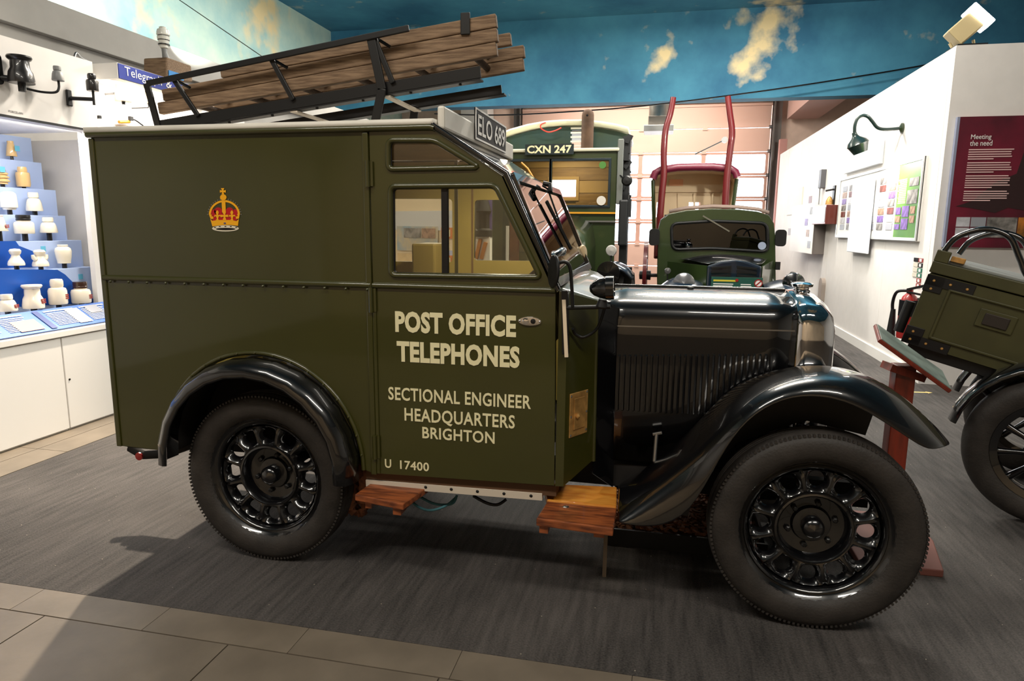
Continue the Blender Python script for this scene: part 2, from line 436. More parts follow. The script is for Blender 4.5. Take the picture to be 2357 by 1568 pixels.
# sectional overhead door in the back wall
dm = mat('pale door skin', (216, 176, 160), 0.6)
dfr = mat('door frame rail', (206, 158, 142), 0.6)
door = struct(mb().bb(-1.68, 3.62, DY - 0.02, DY + 0.0, 3.85, 3.9).build('door_1', dm))
rows = [3.88, 3.41, 2.925, 2.44, 1.955, 1.47, 0.985, 0.5, 0.02]
colx = [-1.66, -0.34, 0.98, 2.3, 3.6]
pane = glass_mat('pane', (255, 255, 255), 0.0)
for i in range(8):
    z1, z0 = rows[i], rows[i + 1]
    if 2 <= i <= 5:
        holes = [rounded(colx[k] + 0.045, colx[k + 1] - 0.045, z0 + 0.05, z1 - 0.05, 0.04) for k in range(4)]
        sec = mb().xz([(-1.67, z0 + 0.006), (3.61, z0 + 0.006), (3.61, z1 - 0.006), (-1.67, z1 - 0.006)], DY, DY + 0.05, holes).build('door_section', dfr, door)
        for k in range(4):
            mb().bb(colx[k] + 0.03, colx[k + 1] - 0.03, DY + 0.02, DY + 0.03, z0 + 0.03, z1 - 0.03).build('pane', pane, sec)
    else:
        sec = mb().bb(-1.67, 3.61, DY, DY + 0.05, z0 + 0.006, z1 - 0.006).build('door_section', dm, door, bevel=0.006)
    for k in range(1, 4):
        mb().bb(colx[k] - 0.05, colx[k] + 0.05, DY - 0.02, DY, z0 - 0.035, z0 + 0.035).build('hinge', dm, sec)
    for x in (-1.62, 3.57):
        mb().lathe([(0, 0), (0.035, 0), (0.035, 0.05), (0, 0.05)], (x, DY - 0.07, z0), (1, 0, 0), 12).build('roller', steel, sec)
rail = mat('galvanised track', (104, 98, 94), 0.5, metal=0.3)
for i, x in enumerate((-1.82, 3.63)):
    struct(mb().bb(x, x + 0.17, DY - 0.12, DY, 0, 4.3).bb(x + (0.14 if i == 0 else 0), x + (0.17 if i == 0 else 0.03), DY - 0.2, DY, 0, 4.3).build('trim_%d' % (3 + i), rail))
struct(mb().bb(-1.8, 3.7, DY - 0.2, DY - 0.05, 3.95, 4.1).build('trim_5', mat('rust lintel', (150, 106, 82), 0.8, var=0.3, vscale=3)))
# pink rusty post where the partition ends
struct(mb().bb(3.72, 3.86, 12.4, 12.55, 0, 3.1).build('trim_6', mat('pink post', (196, 142, 134), 0.7)))
# ================================================================== the Post Office van
VW = 1.10; YC = 0.55
van = thing('telephone_van', (0.8, YC, 0), 'vintage olive green and black telephone van with ladders on its roof rack', 'van')
# ---- body side panels
arch = circle(-0.007, 0.415, 0.417, 28, 180, 0)
side = [(-0.66, 0.42)] + [p for p in arch] + [(0.466, 0.40), (0.466, 1.65), (-0.66, 1.65)]
bs = mb().xz(side, 0.0, 0.022).build('body_side', green, van, bevel=0.004)
for i in range(14):
    x = -0.62 + i * 0.083
    mb().lathe([(0.006, 0), (0.005, 0.004), (0, 0.006)], (x, -0.010, 1.098), (0, -1, 0), 8).build('rivet', green, bs, smooth=60)
for i in range(17):
    a = math.radians(8 + 164 * i / 16)
    mb().lathe([(0.005, 0), (0.004, 0.004), (0, 0.005)], (-0.007 + 0.428 * math.cos(a), -0.01, 0.415 + 0.428 * math.sin(a)), (0, -1, 0), 8).build('rivet', green, bs, smooth=60)
mb().tube([(-0.658, -0.002, 1.112), (0.47, -0.002, 1.112)], 0.011, 10).build('waist_bead', green, bs, smooth=60)
mb().tube([(-0.007 + 0.428 * math.cos(math.radians(180 * k / 32)), -0.001, 0.415 + 0.428 * math.sin(math.radians(180 * k / 32))) for k in range(33)], 0.009, 8).build('arch_bead', green, bs, smooth=60)
mb().bb(-0.668, -0.645, -0.006, 0.02, 0.42, 1.64).build('corner_strip', green, bs, bevel=0.004)
mb().bb(0.452, 0.474, -0.008, 0.012, 0.4, 1.64).build('door_post', green, bs, bevel=0.004)
# far side, with an open side window behind the door
fside = [(-0.66, 0.42)] + [p for p in arch] + [(0.466, 0.40), (0.466, 1.65), (-0.66, 1.65)]
mb().xz(fside, VW - 0.022, VW, holes=[rounded(-0.42, 0.44, 1.14, 1.46, 0.02)]).build('body_side', green, van)
mb().bb(-0.66, -0.64, 0.02, VW - 0.02, 0.42, 1.65).build('rear_panel', green, van)
mb().xz([(-0.64, 0.84), (0.45, 0.84), (0.45, 1.64), (-0.64, 1.64)], 0.024, 0.03).build('side_lining', interior, van)
mb().xz([(-0.64, 0.84), (0.45, 0.84), (0.45, 1.64), (-0.64, 1.64)], VW - 0.032, VW - 0.025, holes=[rounded(-0.42, 0.44, 1.14, 1.46, 0.02)]).build('side_lining', interior, van)
mb().bb(-0.638, -0.63, 0.03, VW - 0.03, 0.45, 1.64).build('rear_lining', interior, van)
mb().bb(-0.64, 1.14, 0.215, VW - 0.215, 0.41, 0.43).bb(-0.64, -0.43, 0.02, 0.215, 0.41, 0.43).bb(0.43, 1.14, 0.02, 0.215, 0.41, 0.43).bb(-0.64, -0.43, VW - 0.215, VW - 0.02, 0.41, 0.43).bb(0.43, 1.14, VW - 0.215, VW - 0.02, 0.41, 0.43).build('floor_pan', dirt, van)
# ---- doors
dout = [(0.476, 0.404), (1.146, 0.419), (1.137, 1.115), (0.955, 1.488), (0.706, 1.646), (0.476, 1.648)]
wl = roundpoly([(0.552, 1.153), (1.078, 1.158), (0.922, 1.456), (0.556, 1.454)], 0.02)
wu = roundpoly([(0.547, 1.516), (0.866, 1.519), (0.712, 1.608), (0.549, 1.611)], 0.02)
d1 = mb().xz(dout, 0.0, 0.022, holes=[wl, wu]).build('door', green, van, bevel=0.003)
mb().xz([(0.49, 0.5), (1.13, 0.5), (1.12, 1.115), (0.945, 1.47), (0.70, 1.63), (0.49, 1.63)], 0.024, 0.03, holes=[wl, wu]).build('door_lining', interior, d1)
for nm, w in (('window_moulding', wl), ('window_moulding', wu)):
    c = Vector((sum(p[0] for p in w) / len(w), sum(p[1] for p in w) / len(w)))
    ww = [c + (Vector(p) - c) * 1.025 for p in w]
    mb().tube([(p[0], -0.001, p[1]) for p in ww], 0.010, 8, closed=True).build(nm, green, d1, smooth=60)
    mb().tube([(p[0], 0.012, p[1]) for p in w], 0.007, 8, closed=True).build('window_seal', blacks, d1, smooth=60)
mb().xz(wl, 0.012, 0.015).build('window_pane', glass, d1)
mb().xz(wu, 0.012, 0.015).build('window_pane', glass, d1)
mb().bb(0.733, 0.757, 0.003, 0.02, 1.155, 1.455).build('window_channel', blacks, d1, bevel=0.003)
mb().tube([(0.478, -0.002, 1.112), (1.136, -0.002, 1.112)], 0.011, 10).build('waist_bead', green, d1, smooth=60)
mb().bb(0.474, 0.488, -0.006, 0.01, 0.405, 1.1).build('edge_strip', green, d1, bevel=0.003)
for z in (1.5, 1.06, 0.51):
    h = mb().tube([(0.472, -0.012, z - 0.045), (0.472, -0.012, z + 0.045)], 0.008, 10).bb(0.455, 0.49, -0.009, -0.002, z - 0.042, z + 0.042).build('door_hinge', green, d1, smooth=50)
# door lock plate
lk = mb().xz([(1.05 + 0.04 * math.cos(a), 1.005 + 0.015 * math.sin(a)) for a in [2 * pi * k / 24 for k in range(24)]], -0.006, 0.0).build('lock_plate', chrome, d1, bevel=0.002)
mb().lathe([(0.011, 0), (0.011, 0.004), (0.007, 0.006), (0, 0.006)], (1.036, -0.006, 1.005), (0, -1, 0), 16).build('lock_barrel', chrome, lk, smooth=40)
mb().lathe([(0.009, 0), (0, 0.002)], (1.062, -0.0065, 1.005), (0, -1, 0), 16).build('keyhole', blacks, lk)
for x in (1.015, 1.085):
    mb().lathe([(0.004, 0), (0, 0.002)], (x, -0.006, 1.005), (0, -1, 0), 8).build('screw', steel, lk)
# lettering
X1, Z1 = (1, 0, 0), (0, 0, 1)
for s, x0, x1, z0, z1, of in (('POST OFFICE', .559, 1.002, .946, 1.023, .045), ('TELEPHONES', .563, 1.016, .838, .915, .045), ('SECTIONAL ENGINEER', .527, 1.058, .694, .743, .018), ('HEADQUARTERS', .588, 1.001, .610, .668, .018), ('BRIGHTON', .656, .928, .557, .601, .018), ('U', .507, .532, .431, .465, .018), ('17400', .567, .68, .431, .465, .018)):
    text('lettering', s, cream, d1, (x0, -0.0005, z0), X1, Z1, x1 - x0, z1 - z0, off=of, depth=0.0015, space=1.06)
# far door
d2 = mb().xz(dout, VW - 0.022, VW, holes=[wl, wu]).build('door', green, van)
mb().xz([(0.47, 0.45), (1.14, 0.45), (1.13, 1.115), (0.95, 1.48), (0.70, 1.64), (0.47, 1.64)], VW - 0.032, VW - 0.024, holes=[wl, wu]).build('door_lining', interior, d2)
mb().xz(wl, VW - 0.015, VW - 0.012).build('window_pane', glass, d2)
mb().xz(wu, VW - 0.015, VW - 0.012).build('window_pane', glass, d2)
mb().bb(0.54, 0.55, VW - 0.034, VW - 0.024, 0.5, 1.62).build('lining_joint', headlining, d2)
# ---- roof
def camber(y, e, h):
    t = (y - YC) / (VW / 2 + 0.012); return e + h * (1 - t * t)
ys = [-0.012 + (VW + 0.024) * k / 14 for k in range(15)]
rows = []
for x in (-0.678, 0.2, 0.70, 0.712):
    rows.append([Vector((x, y, camber(y, 1.668, 0.012))) for y in ys])
rf = mb().grid(rows).build('roof', roofm, van, smooth=35, solid=0.022)
rows = [[Vector((v.x, v.y, v.z - 0.025)) for v in r if 0.02 < v.y < VW - 0.02] for r in rows]
mb().grid(rows).build('headlining', headlining, rf, smooth=35)
vz = [[Vector((x, y, camber(y, e, 0.003))) for y in ys[1:-1]] for x, e in ((0.71, 1.656), (0.965, 1.492))]
mb().grid(vz).build('roof_visor', black, van, solid=0.006)
mb().grid([[v - Vector((0.004, 0, 0.008)) for v in r] for r in vz]).build('visor_lining', headlining, van)
mb().tube([(-0.67, -0.006, 1.652), (0.70, -0.006, 1.652), (0.715, -0.006, 1.648)], 0.011, 8).build('rain_gutter', green, rf, smooth=60)
mb().tube([(0.705, -0.004, 1.66), (0.965, -0.004, 1.498), (1.145, -0.004, 1.115)], 0.010, 8).build('pillar_trim', black, van, smooth=60)
mb().xz([(0.96, 1.497), (1.147, 1.11), (1.13, 1.11), (0.948, 1.488)], 0.0, 0.05).build('front_pillar', green, van)
mb().xz([(0.96, 1.497), (1.147, 1.11), (1.10, 1.11), (0.918, 1.488)], VW - 0.05, VW).build('front_pillar', interior, van)
# roof board and number plate
rb = mb().bb(0.716, 0.742, 0.02, 1.12, 1.648, 1.725).build('roof_board', roofm, van, bevel=0.008)
pl = mb().bb(0.742, 0.748, 0.395, 0.925, 1.662, 1.782).build('number_plate', platem, van, bevel=0.002)
mb().yz([(0.395, 1.662), (0.925, 1.662), (0.925, 1.782), (0.395, 1.782)], 0.747, 0.750, holes=[[(0.402, 1.669), (0.918, 1.669), (0.918, 1.775), (0.402, 1.775)]]).build('plate_border', white, pl)
text('plate_lettering', 'ELO 689', white, pl, (0.7485, 0.425, 1.682), (0, 1, 0), Z1, 0.47, 0.08, off=0.012)
# ---- windscreen
ub = Vector((1.133, 0, 1.118)); ut = Vector((0.966, 0, 1.497)); us = (ut - ub).normalized(); L = (ut - ub).length
wn = Vector((us.z, 0, -us.x)) * 0.02
wo = rounded(0.012, VW - 0.012, 0, L, 0.012); wi = rounded(0.045, VW - 0.045, 0.03, L - 0.03, 0.012)
wf = mb().plate(wo, [wi], ub, (0, 1, 0), us, wn).build('windscreen_frame', black, van, bevel=0.003)
mb().plate(wi, [], ub + wn * 0.4, (0, 1, 0), us, wn * 0.15).build('windscreen_pane', screen, wf)
def ws(y, t, o=0.0): return ub + us * (t * L) + Vector((0, y, 0)) + wn.normalized() * o
wm = mb().tube([ws(0.52, 0.97, 0.03), ws(0.52, 0.93, 0.055), ws(0.50, 0.86, 0.045)], 0.011, 8).build('wiper_motor', blacks, wf, smooth=60)
for y, a in ((0.48, 0.5),):
    wa = mb().tube([ws(y, 0.94, 0.03), ws(y + 0.03, 0.9, 0.04), ws(y + 0.05, a, 0.03)], 0.004, 6).build('wiper_arm', blacks, wf)
    mb().beam(ws(y - 0.04, a + 0.28, 0.026), ws(y + 0.1, a - 0.22, 0.026), 0.008, 0.012).build('wiper_blade', blacks, wa)
mb().box(ws(0.2, 0.1, -0.05), (0.02, 0.26, 0.05)).build('demister_strip', mat('clear ribbed plastic', (214, 206, 196), 0.2, trans=0.5), wf)
# ---- scuttle
def col_pts(x, y, z0, z1, n=6): return [Vector((x, y, z0 + (z1 - z0) * k / n)) for k in range(n + 1)]
for s in (0, 1):
    m_ = lambda y: y if s == 0 else VW - y
    mb().grid([col_pts(1.149, m_(0.0), 0.42, 1.112), col_pts(1.176, m_(0.003), 0.42, 1.105), col_pts(1.264, m_(0.15), 0.475, 1.066)]).build('scuttle_side', green, van, solid=0.008)
    mb().tube([(1.268, m_(0.15), 0.47), (1.262, m_(0.148), 1.066)], 0.008, 8).build('scuttle_bead', green, van, smooth=60)
    mb().grid([col_pts(1.266, m_(0.152), 0.42, 1.055), col_pts(1.335, m_(0.262), 0.33, 1.03)]).build('cowl_side', black, van, solid=0.006)
def bsec(hw, dz=0.0, zb=0.45):
    half = [(hw, zb), (hw, 0.7), (hw, 0.93), (hw - 0.001, 0.985), (hw - 0.008, 1.02), (hw - 0.028, 1.043), (hw - 0.07, 1.056), (hw * 0.5, 1.073), (hw * 0.25, 1.081), (0, 1.085)]
    return [(YC - a, z + dz) for a, z in half] + [(YC + a, z + dz) for a, z in reversed(half[:-1])]
mb().grid([[Vector((1.128, y, 1.118 + 0.02 * (1 - ((y - YC) / YC) ** 2))) for y in [0.01 + 1.08 * k / 18 for k in range(19)]],
           [Vector((1.19, 0.03 + (1.04) * k / 18, 1.098 + 0.02 * (1 - (k / 9 - 1) ** 2))) for k in range(19)],
           [Vector((1.264, 0.15 + 0.8 * k / 18, 1.06 + 0.03 * (1 - (k / 9 - 1) ** 2))) for k in range(19)],
           [Vector((1.29, y, z)) for y, z in bsec(0.29)]]).build('scuttle_top', mat('scuttle grey green paint', (92, 96, 84), 0.3, coat=0.6), van, smooth=40, solid=0.005)
# ---- bonnet
brows = []
for k in range(8):
    t = k / 7; brows.append([Vector((1.262 + 0.698 * t, y, z)) for y, z in bsec(0.295 - 0.02 * t)])
bon = mb().grid(brows).build('bonnet', black, van, smooth=50, solid=0.006)
mb().tube([(1.27, YC, 1.09), (1.96, YC, 1.09)], 0.006, 8).build('bonnet_hinge', black, bon, smooth=60)
mb().beam((1.27, 0.2535, 0.963), (1.955, 0.2735, 0.968), 0.004, 0.005).build('bonnet_crease', steel, bon)
for x in (1.60,):
    mb().lathe([(0.014, 0), (0.012, 0.006), (0, 0.008)], (x, YC - 0.03, 1.088), (0, 0, 1), 12).build('bonnet_stud', blacks, bon, smooth=40)
louv = None
for k in range(28):
    t = k / 27; x = 1.345 + 0.54 * t; y = YC - (0.295 - 0.02 * (x - 1.262) / 0.698)
    zt = 0.862 + 0.028 * t; zb_ = 0.636
    if louv is None:
        h = (zt - zb_)
        b = mb()
        rr = []
        for zz, sc in ((-h / 2, 0.0), (-h / 2 + 0.008, 1.0), (h / 2 - 0.012, 1.0), (h / 2, 0.0)):
            rr.append([Vector((-0.007, 0.0, zz)), Vector((-0.006, -0.016 * sc, zz)), Vector((0.0, -0.014 * sc, zz)), Vector((0.007, -0.001, zz))])
        louv = b.grid(rr).build('louvre', black, bon, smooth=40)
        louv.location = (x, y - 0.003, (zt + zb_) / 2); WLOC[louv.name] = Vector(louv.location)
    else:
        o = inst(louv, 'louvre', (x, y - 0.003, (zt + zb_) / 2), bon); o.scale.z = (zt - zb_) / 0.226
mb().tube([(1.262 + 0.0, 0.252, 0.45), (1.262, 0.252, 1.0)], 0.004, 6).build('bonnet_edge', blacks, bon)
# ---- radiator
rrows = []
for x, hw, dz in ((1.962, 0.277, 0.002), (2.0, 0.277, 0.004), (2.05, 0.272, -0.002), (2.085, 0.26, -0.03), (2.095, 0.235, -0.055)):
    rrows.append([Vector((x, y, z if z < 0.9 else z + dz)) for y, z in bsec(hw, 0, 0.5)])
rad = mb().grid(rrows).build('radiator_shell', chrome, van, smooth=50, solid=0.006)
mb().grid([[Vector((2.088, YC - 0.22, 0.52)), Vector((2.088, YC + 0.22, 0.52))], [Vector((2.086, YC - 0.22, 0.98)), Vector((2.086, YC + 0.22, 0.98))]]).build('radiator_core', blacks, rad)
for k in range(15):
    y = YC - 0.21 + 0.03 * k
    mb().beam((2.094, y, 0.52), (2.092, y, 0.985), 0.006, 0.01).build('radiator_slat', steel, rad)
mb().lathe([(0.03, 0), (0.034, 0.006), (0.026, 0.01), (0.026, 0.016), (0.04, 0.02), (0.042, 0.03), (0.03, 0.036), (0, 0.038)], (2.02, YC, 1.085), (0, 0, 1), 24).build('filler_cap', chrome, rad, smooth=40)
# ---- front wings
PI_ = [(1422, 1117), (1500, 1077), (1605, 981), (1661, 912), (1730, 868), (1806, 846), (1882, 838), (1960, 848), (2040, 884), (2118, 950), (2166, 1006)]
PE_ = [(1416, 1200), (1532, 1123), (1612, 1058), (1668, 985), (1740, 918), (1818, 884), (1890, 876), (1962, 890), (2040, 930), (2112, 986), (2178, 1030)]
PL_ = [(1418, 1203), (1505, 1222), (1588, 1194), (1655, 1055), (1715, 967), (1800, 916), (1890, 911), (1965, 932), (2035, 973), (2090, 1010), (2138, 1041)]
inn = [onY(a, b, 0.19) for a, b in PI_]; ed = [onY(a, b, -0.035) for a, b in PE_]; lp = [onY(a, b, -0.055) for a, b in PL_]
frows = []
for i in range(11):
    I, E_, L_ = inn[i], ed[i], lp[i]
    top = (I + E_) / 2 + Vector((0, 0, 0.035 if i > 2 else 0.012))
    if i > 3: top = Vector((I.x, 0.09, I.z + 0.005))
    frows.append([Vector((I.x, 0.26, I.z - 0.02)), I, top, E_, L_])
fen = mb().grid(frows).build('front_wing', black, van, smooth=180, solid=0.006, subsurf=2)
mrows = [[Vector((v.x, VW - v.y, v.z)) for v in r] for r in frows]
mb().grid(mrows).build('front_wing', black, van, smooth=180, solid=0.006, subsurf=2)
for s in (0, 1):
    y = 0.215 if s == 0 else VW - 0.215
    pts = [(v.x, v.z - 0.012) for v in inn[:9]]
    mb().xz([(1.36, 0.30), (1.62, 0.26), (1.66, 0.42), (1.78, 0.56), (2.0, 0.66), (2.2, 0.62)] + list(reversed(pts)), y, y + 0.006).build('inner_valance', blacks, van)
# ---- rear wings
def rear_wing(side):
    rows = []
    for k in range(15):
        a = math.radians(183 - 188 * k / 14); c, s_ = math.cos(a), math.sin(a)
        R = []
        for y, r in ((0.03, 0.405), (-0.02, 0.412), (-0.06, 0.408), (-0.092, 0.392), (-0.104, 0.366), (-0.10, 0.352)):
            R.append(Vector((-0.004 + r * c, y if side == 0 else VW - y, 0.415 + r * s_)))
        rows.append(R)
    return mb().grid(rows).build('rear_wing', black, van, smooth=180, solid=0.006)
rear_wing(0); rear_wing(1)
for s in (0, 1):
    y0 = 0.03 if s == 0 else VW - 0.20
    mb().grid([[Vector((-0.007 + 0.40 * math.cos(a), y, 0.415 + 0.40 * math.sin(a))) for y in (y0, y0 + 0.17)] for a in [pi * k / 20 for k in range(21)]]).build('wheel_arch_liner', dirt, van, smooth=60, solid=0.004)
    yy = y0 + (0.17 if s == 0 else 0.0)
    mb().xz([(-0.007 + 0.40 * math.cos(a), 0.415 + 0.40 * math.sin(a)) for a in [pi * k / 20 for k in range(21)]], yy, yy + 0.004).build('wheel_arch_liner', dirt, van)
# ---- wheels
def wheel_parts():
    """outer face looks to -Y; origin at wheel centre, rim lip at y=0"""
    A = (0, 1, 0)
    rim = mb()
    rim.lathe([(0.240, 0.01), (0.241, 0.002), (0.236, -0.004), (0.228, 0.002), (0.222, 0.014), (0.214, 0.018), (0.209, 0.012), (0.203, 0.016), (0.199, 0.032), (0.196, 0.048)], (0, 0, 0), A, 48)
    rim.f = rim.f[:-2]
    NH = 12; rows_in = 0.118; rows_out = 0.196
    # pressed ring with oval holes
    for h in range(NH):
        a0 = 2 * pi * h / NH; da = 2 * pi / NH
        rings = []
        for t, dep in ((0, 0.0), (0.25, -0.001), (0.5, 0.004), (0.8, 0.016), (1.0, 0.028)):
            ring = []
            for k in range(24):
                q = 2 * pi * k / 24
                cu_, cv = math.cos(q), math.sin(q)
                sq = 1 / max(abs(cu_), abs(cv))
                u = (cu_ * sq) * (1 - t) + cu_ * 0.56 * t; v = (cv * sq) * (1 - t) + cv * 0.66 * t
                r = 0.157 + 0.039 * v; a = a0 + u * da / 2
                base = 0.034 - 0.006 * (1 - v * v) + (0.012 if v > 0.95 else 0)
                ring.append(Vector((r * math.cos(a), base + dep, r * math.sin(a))))
            rings.append(ring)
        rim.grid(rings, closed=True)
    rim.lathe([(0.119, 0.036), (0.116, 0.026), (0.110, 0.024), (0.104, 0.032), (0.098, 0.068), (0.062, 0.074), (0.056, 0.062), (0.034, 0.06)], (0, 0, 0), A, 40)
    rim.f = rim.f[:-2] + rim.f[-1:]
    tyre = mb()
    prof = [(0.240, 0.004), (0.250, -0.008), (0.268, -0.016), (0.29, -0.020), (0.312, -0.015), (0.325, -0.008), (0.326, -0.006), (0.332, 0.0), (0.339, 0.014), (0.341, 0.028)]
    for g in (0.034, 0.050, 0.066): prof += [(0.341, g - 0.005), (0.336, g - 0.004), (0.336, g + 0.004), (0.341, g + 0.005)]
    prof += [(0.341, 0.078), (0.338, 0.092), (0.325, 0.106), (0.30, 0.118), (0.268, 0.114), (0.25, 0.106), (0.240, 0.098)]
    tyre.lathe(prof, (0, 0, 0), A, 72); tyre.f = tyre.f[:-2]
    # shoulder tread ribs
    tr = mb()
    for k in range(140):
        a = 2 * pi * k / 140; ca, sa = math.cos(a), math.sin(a)
        R = Matrix(((ca, 0, -sa), (0, 1, 0), (sa, 0, ca)))
        tr.box((0.331 * ca, 0.003, 0.331 * sa), (0.008, 0.022, 0.0075), R)
    hub = mb().lathe([(0.034, 0.06), (0.034, 0.03), (0.030, 0.022), (0.018, 0.014), (0, 0.010)], (0, 0, 0), A, 24)
    nuts = []
    for k in range(6):
        a = 2 * pi * k / 6 + 0.3
        nuts.append((0.072 * math.cos(a), 0.07, 0.072 * math.sin(a)))
    back = mb().lathe([(0.199, 0.05), (0.205, 0.10), (0.222, 0.104)], (0, 0, 0), A, 40); back.f = back.f[:-2]
    drum = mb().lathe([(0.0, 0.08), (0.10, 0.08), (0.105, 0.085), (0.105, 0.12), (0, 0.12)], (0, 0, 0), A, 32)
    for b_ in (rim, hub, back, drum): b_.v = [Vector((v.x * 1.06, v.y, v.z * 1.06)) for v in b_.v]
    nuts = [(n_[0] * 1.06, n_[1], n_[2] * 1.06) for n_ in nuts]
    return rim, tyre, tr, hub, nuts, back, drum
def make_wheel(x, y, flip):
    rim, tyre, tr, hub, nuts, back, drum = wheel_parts()
    M = Matrix.Rotation(pi, 3, 'Z') if flip else Matrix.Identity(3)
    def put(b):
        b.v = [M @ v + Vector((x, y, 0.341)) for v in b.v]; return b
    w = put(rim).build('wheel', black, van, smooth=50, weld=True)
    put(tyre).build('tyre', rubber, w, smooth=40)
    put(tr).build('tread_ribs', rubber, w)
    put(hub).build('hub_cap', black, w, smooth=50)
    put(back).build('rim_well', blacks, w, smooth=40)
    put(drum).build('brake_drum', blacks, w, smooth=40)
    for n_ in nuts:
        put(mb().lathe([(0.010, 0), (0.010, -0.010), (0.006, -0.013), (0, -0.013)], n_, (0, 1, 0), 6)).build('wheel_nut', blacks, w)
    put(mb().tube([(-0.13, 0.03, 0.148), (-0.118, 0.01, 0.132)], 0.004, 6)).build('valve', blacks, w)
FX = 2.0146
make_wheel(0, 0, False); make_wheel(FX, -0.004, False); make_wheel(0, VW, True); make_wheel(FX, VW, True)
# ---- chassis
for y in (0.30, 0.78):
    mb().bb(-0.78, 2.25, y - 0.02, y + 0.02, 0.33, 0.42).build('chassis_rail', dirt, van)
for x in (0.0, FX):
    mb().tube([(x, 0.1, 0.341), (x, 1.0, 0.341)], 0.03, 10).build('axle', dirt, van, smooth=60)
mb().bb(1.3, 1.95, 0.33, 0.77, 0.30, 0.62).build('engine_block', dirt, van, bevel=0.02)
mb().tube([onY(300, 1030, 0.25), onY(330, 1048, 0.25), onY(380, 1045, 0.25), (-0.5, 0.3, 0.36)], 0.02, 8).build('tow_hook', dirt, van, smooth=60)
mb().lathe([(0.018, 0), (0.018, 0.008), (0, 0.01)], onY(322, 1050, 0.22), (0, -1, 0), 12).build('tail_reflector', red, van)
hp = mb()
for i in range(60):
    p = onY(random.uniform(790, 850), random.uniform(1105, 1185), 0.12) + Vector((0, random.uniform(-0.03, 0.03), 0))
    if p.z > 0.36: continue
    hp.box(p, (0.03, 0.02, 0.02), Matrix.Rotation(random.random() * 3, 3, 'Y'))
hp.bb(0.36, 0.46, 0.08, 0.16, 0.24, 0.40)
hp.build('rusty_spring_hanger', mat('rust', (92, 52, 28), 0.9, var=0.4, vscale=60), van)
# ---- steps and sill
mb().beam((0.42, 0.03, 0.355), (1.10, 0.03, 0.366), 0.03, 0.026).build('sill_strip', alu, van)
mb().bb(0.42, 1.15, 0.02, 0.10, 0.372, 0.41).build('sill_underside', mat('brown board', (84, 58, 36), 0.8), van)
for k in range(5):
    x = 0.66 + 0.1 * k
    mb().lathe([(0.006, 0), (0, 0.003)], (x, 0.014, 0.359 + 0.013 * (x - 0.42)), (0, -1, 0), 10).build('sill_screw', blacks, van)
s1_ = mb()
s1_.plate([(0.425, -0.092), (0.628, -0.132), (0.66, 0.04), (0.44, 0.055)], [], (0, 0, 0.33), (1, 0, 0), (0, 1, 0), (0, 0, 0.024))
st = s1_.build('step_board', stepw, van, bevel=0.003)
mb().bb(0.462, 0.486, -0.085, 0.04, 0.302, 0.331).build('step_cleat', stepw, st)
mb().bb(0.582, 0.612, -0.115, 0.04, 0.302, 0.331).build('step_cleat', stepw, st)
st2 = mb().plate([(1.105, -0.128), (1.365, -0.148), (1.365, 0.02), (1.118, 0.02)], [], (0, 0, 0.322), (1, 0, 0), (0, 1, 0), (0, 0, 0.028)).build('step_board', stepw, van, bevel=0.004)
mb().plate([(1.118, 0.022), (1.365, 0.022), (1.355, 0.21), (1.10, 0.18), (1.09, 0.12)], [], (0, 0, 0.326), (1, 0, 0), (0, 1, 0), (0, 0, 0.028)).build('step_plank', stepy, st2, bevel=0.006)
mb().bb(1.115, 1.145, -0.12, 0.1, 0.294, 0.322).build('step_cleat', stepw, st2)
mb().bb(1.30, 1.335, -0.12, 0.1, 0.30, 0.322).build('step_cleat', stepw, st2)
for p in ((1.19, 0.0), (1.34, 0.06), (1.34, 0.17)):
    mb().lathe([(0.012, 0), (0.006, 0.002), (0, 0.001)], (p[0], p[1] - 0.01, 0.352 if p[1] > 0.03 else 0.35), (0, 0, 1), 10).build('step_bolt', steel, st2)
mb().beam(onY(1395, 1218, 0.02), onY(1390, 1345, 0.06) + Vector((0, 0, 0.03)), 0.014, 0.006).build('hanging_strap', mat('old leather', (92, 78, 62), 0.8), van)
rope = smoothpath([onY(940, 1145, 0.1), onY(960, 1165, 0.06), onY(990, 1175, 0.05), onY(1025, 1165, 0.06), onY(1050, 1145, 0.1)], 6)
mb().tube(rope, 0.005, 8).build('blue_rope', mat('teal rope', (52, 96, 104), 0.8), van, smooth=60)
rope = smoothpath([onY(960, 1140, 0.1), onY(1000, 1160, 0.07), onY(1040, 1160, 0.08), onY(1052, 1140, 0.1)], 6)
mb().tube(rope, 0.005, 8).build('blue_rope', MATS['teal rope'], van, smooth=60)
mb().tube(smoothpath([onY(1090, 1142, 0.1), onY(1120, 1158, 0.08), onY(1145, 1162, 0.08), onY(1165, 1150, 0.1)], 6), 0.006, 8).build('black_cable', blacks, van, smooth=60)
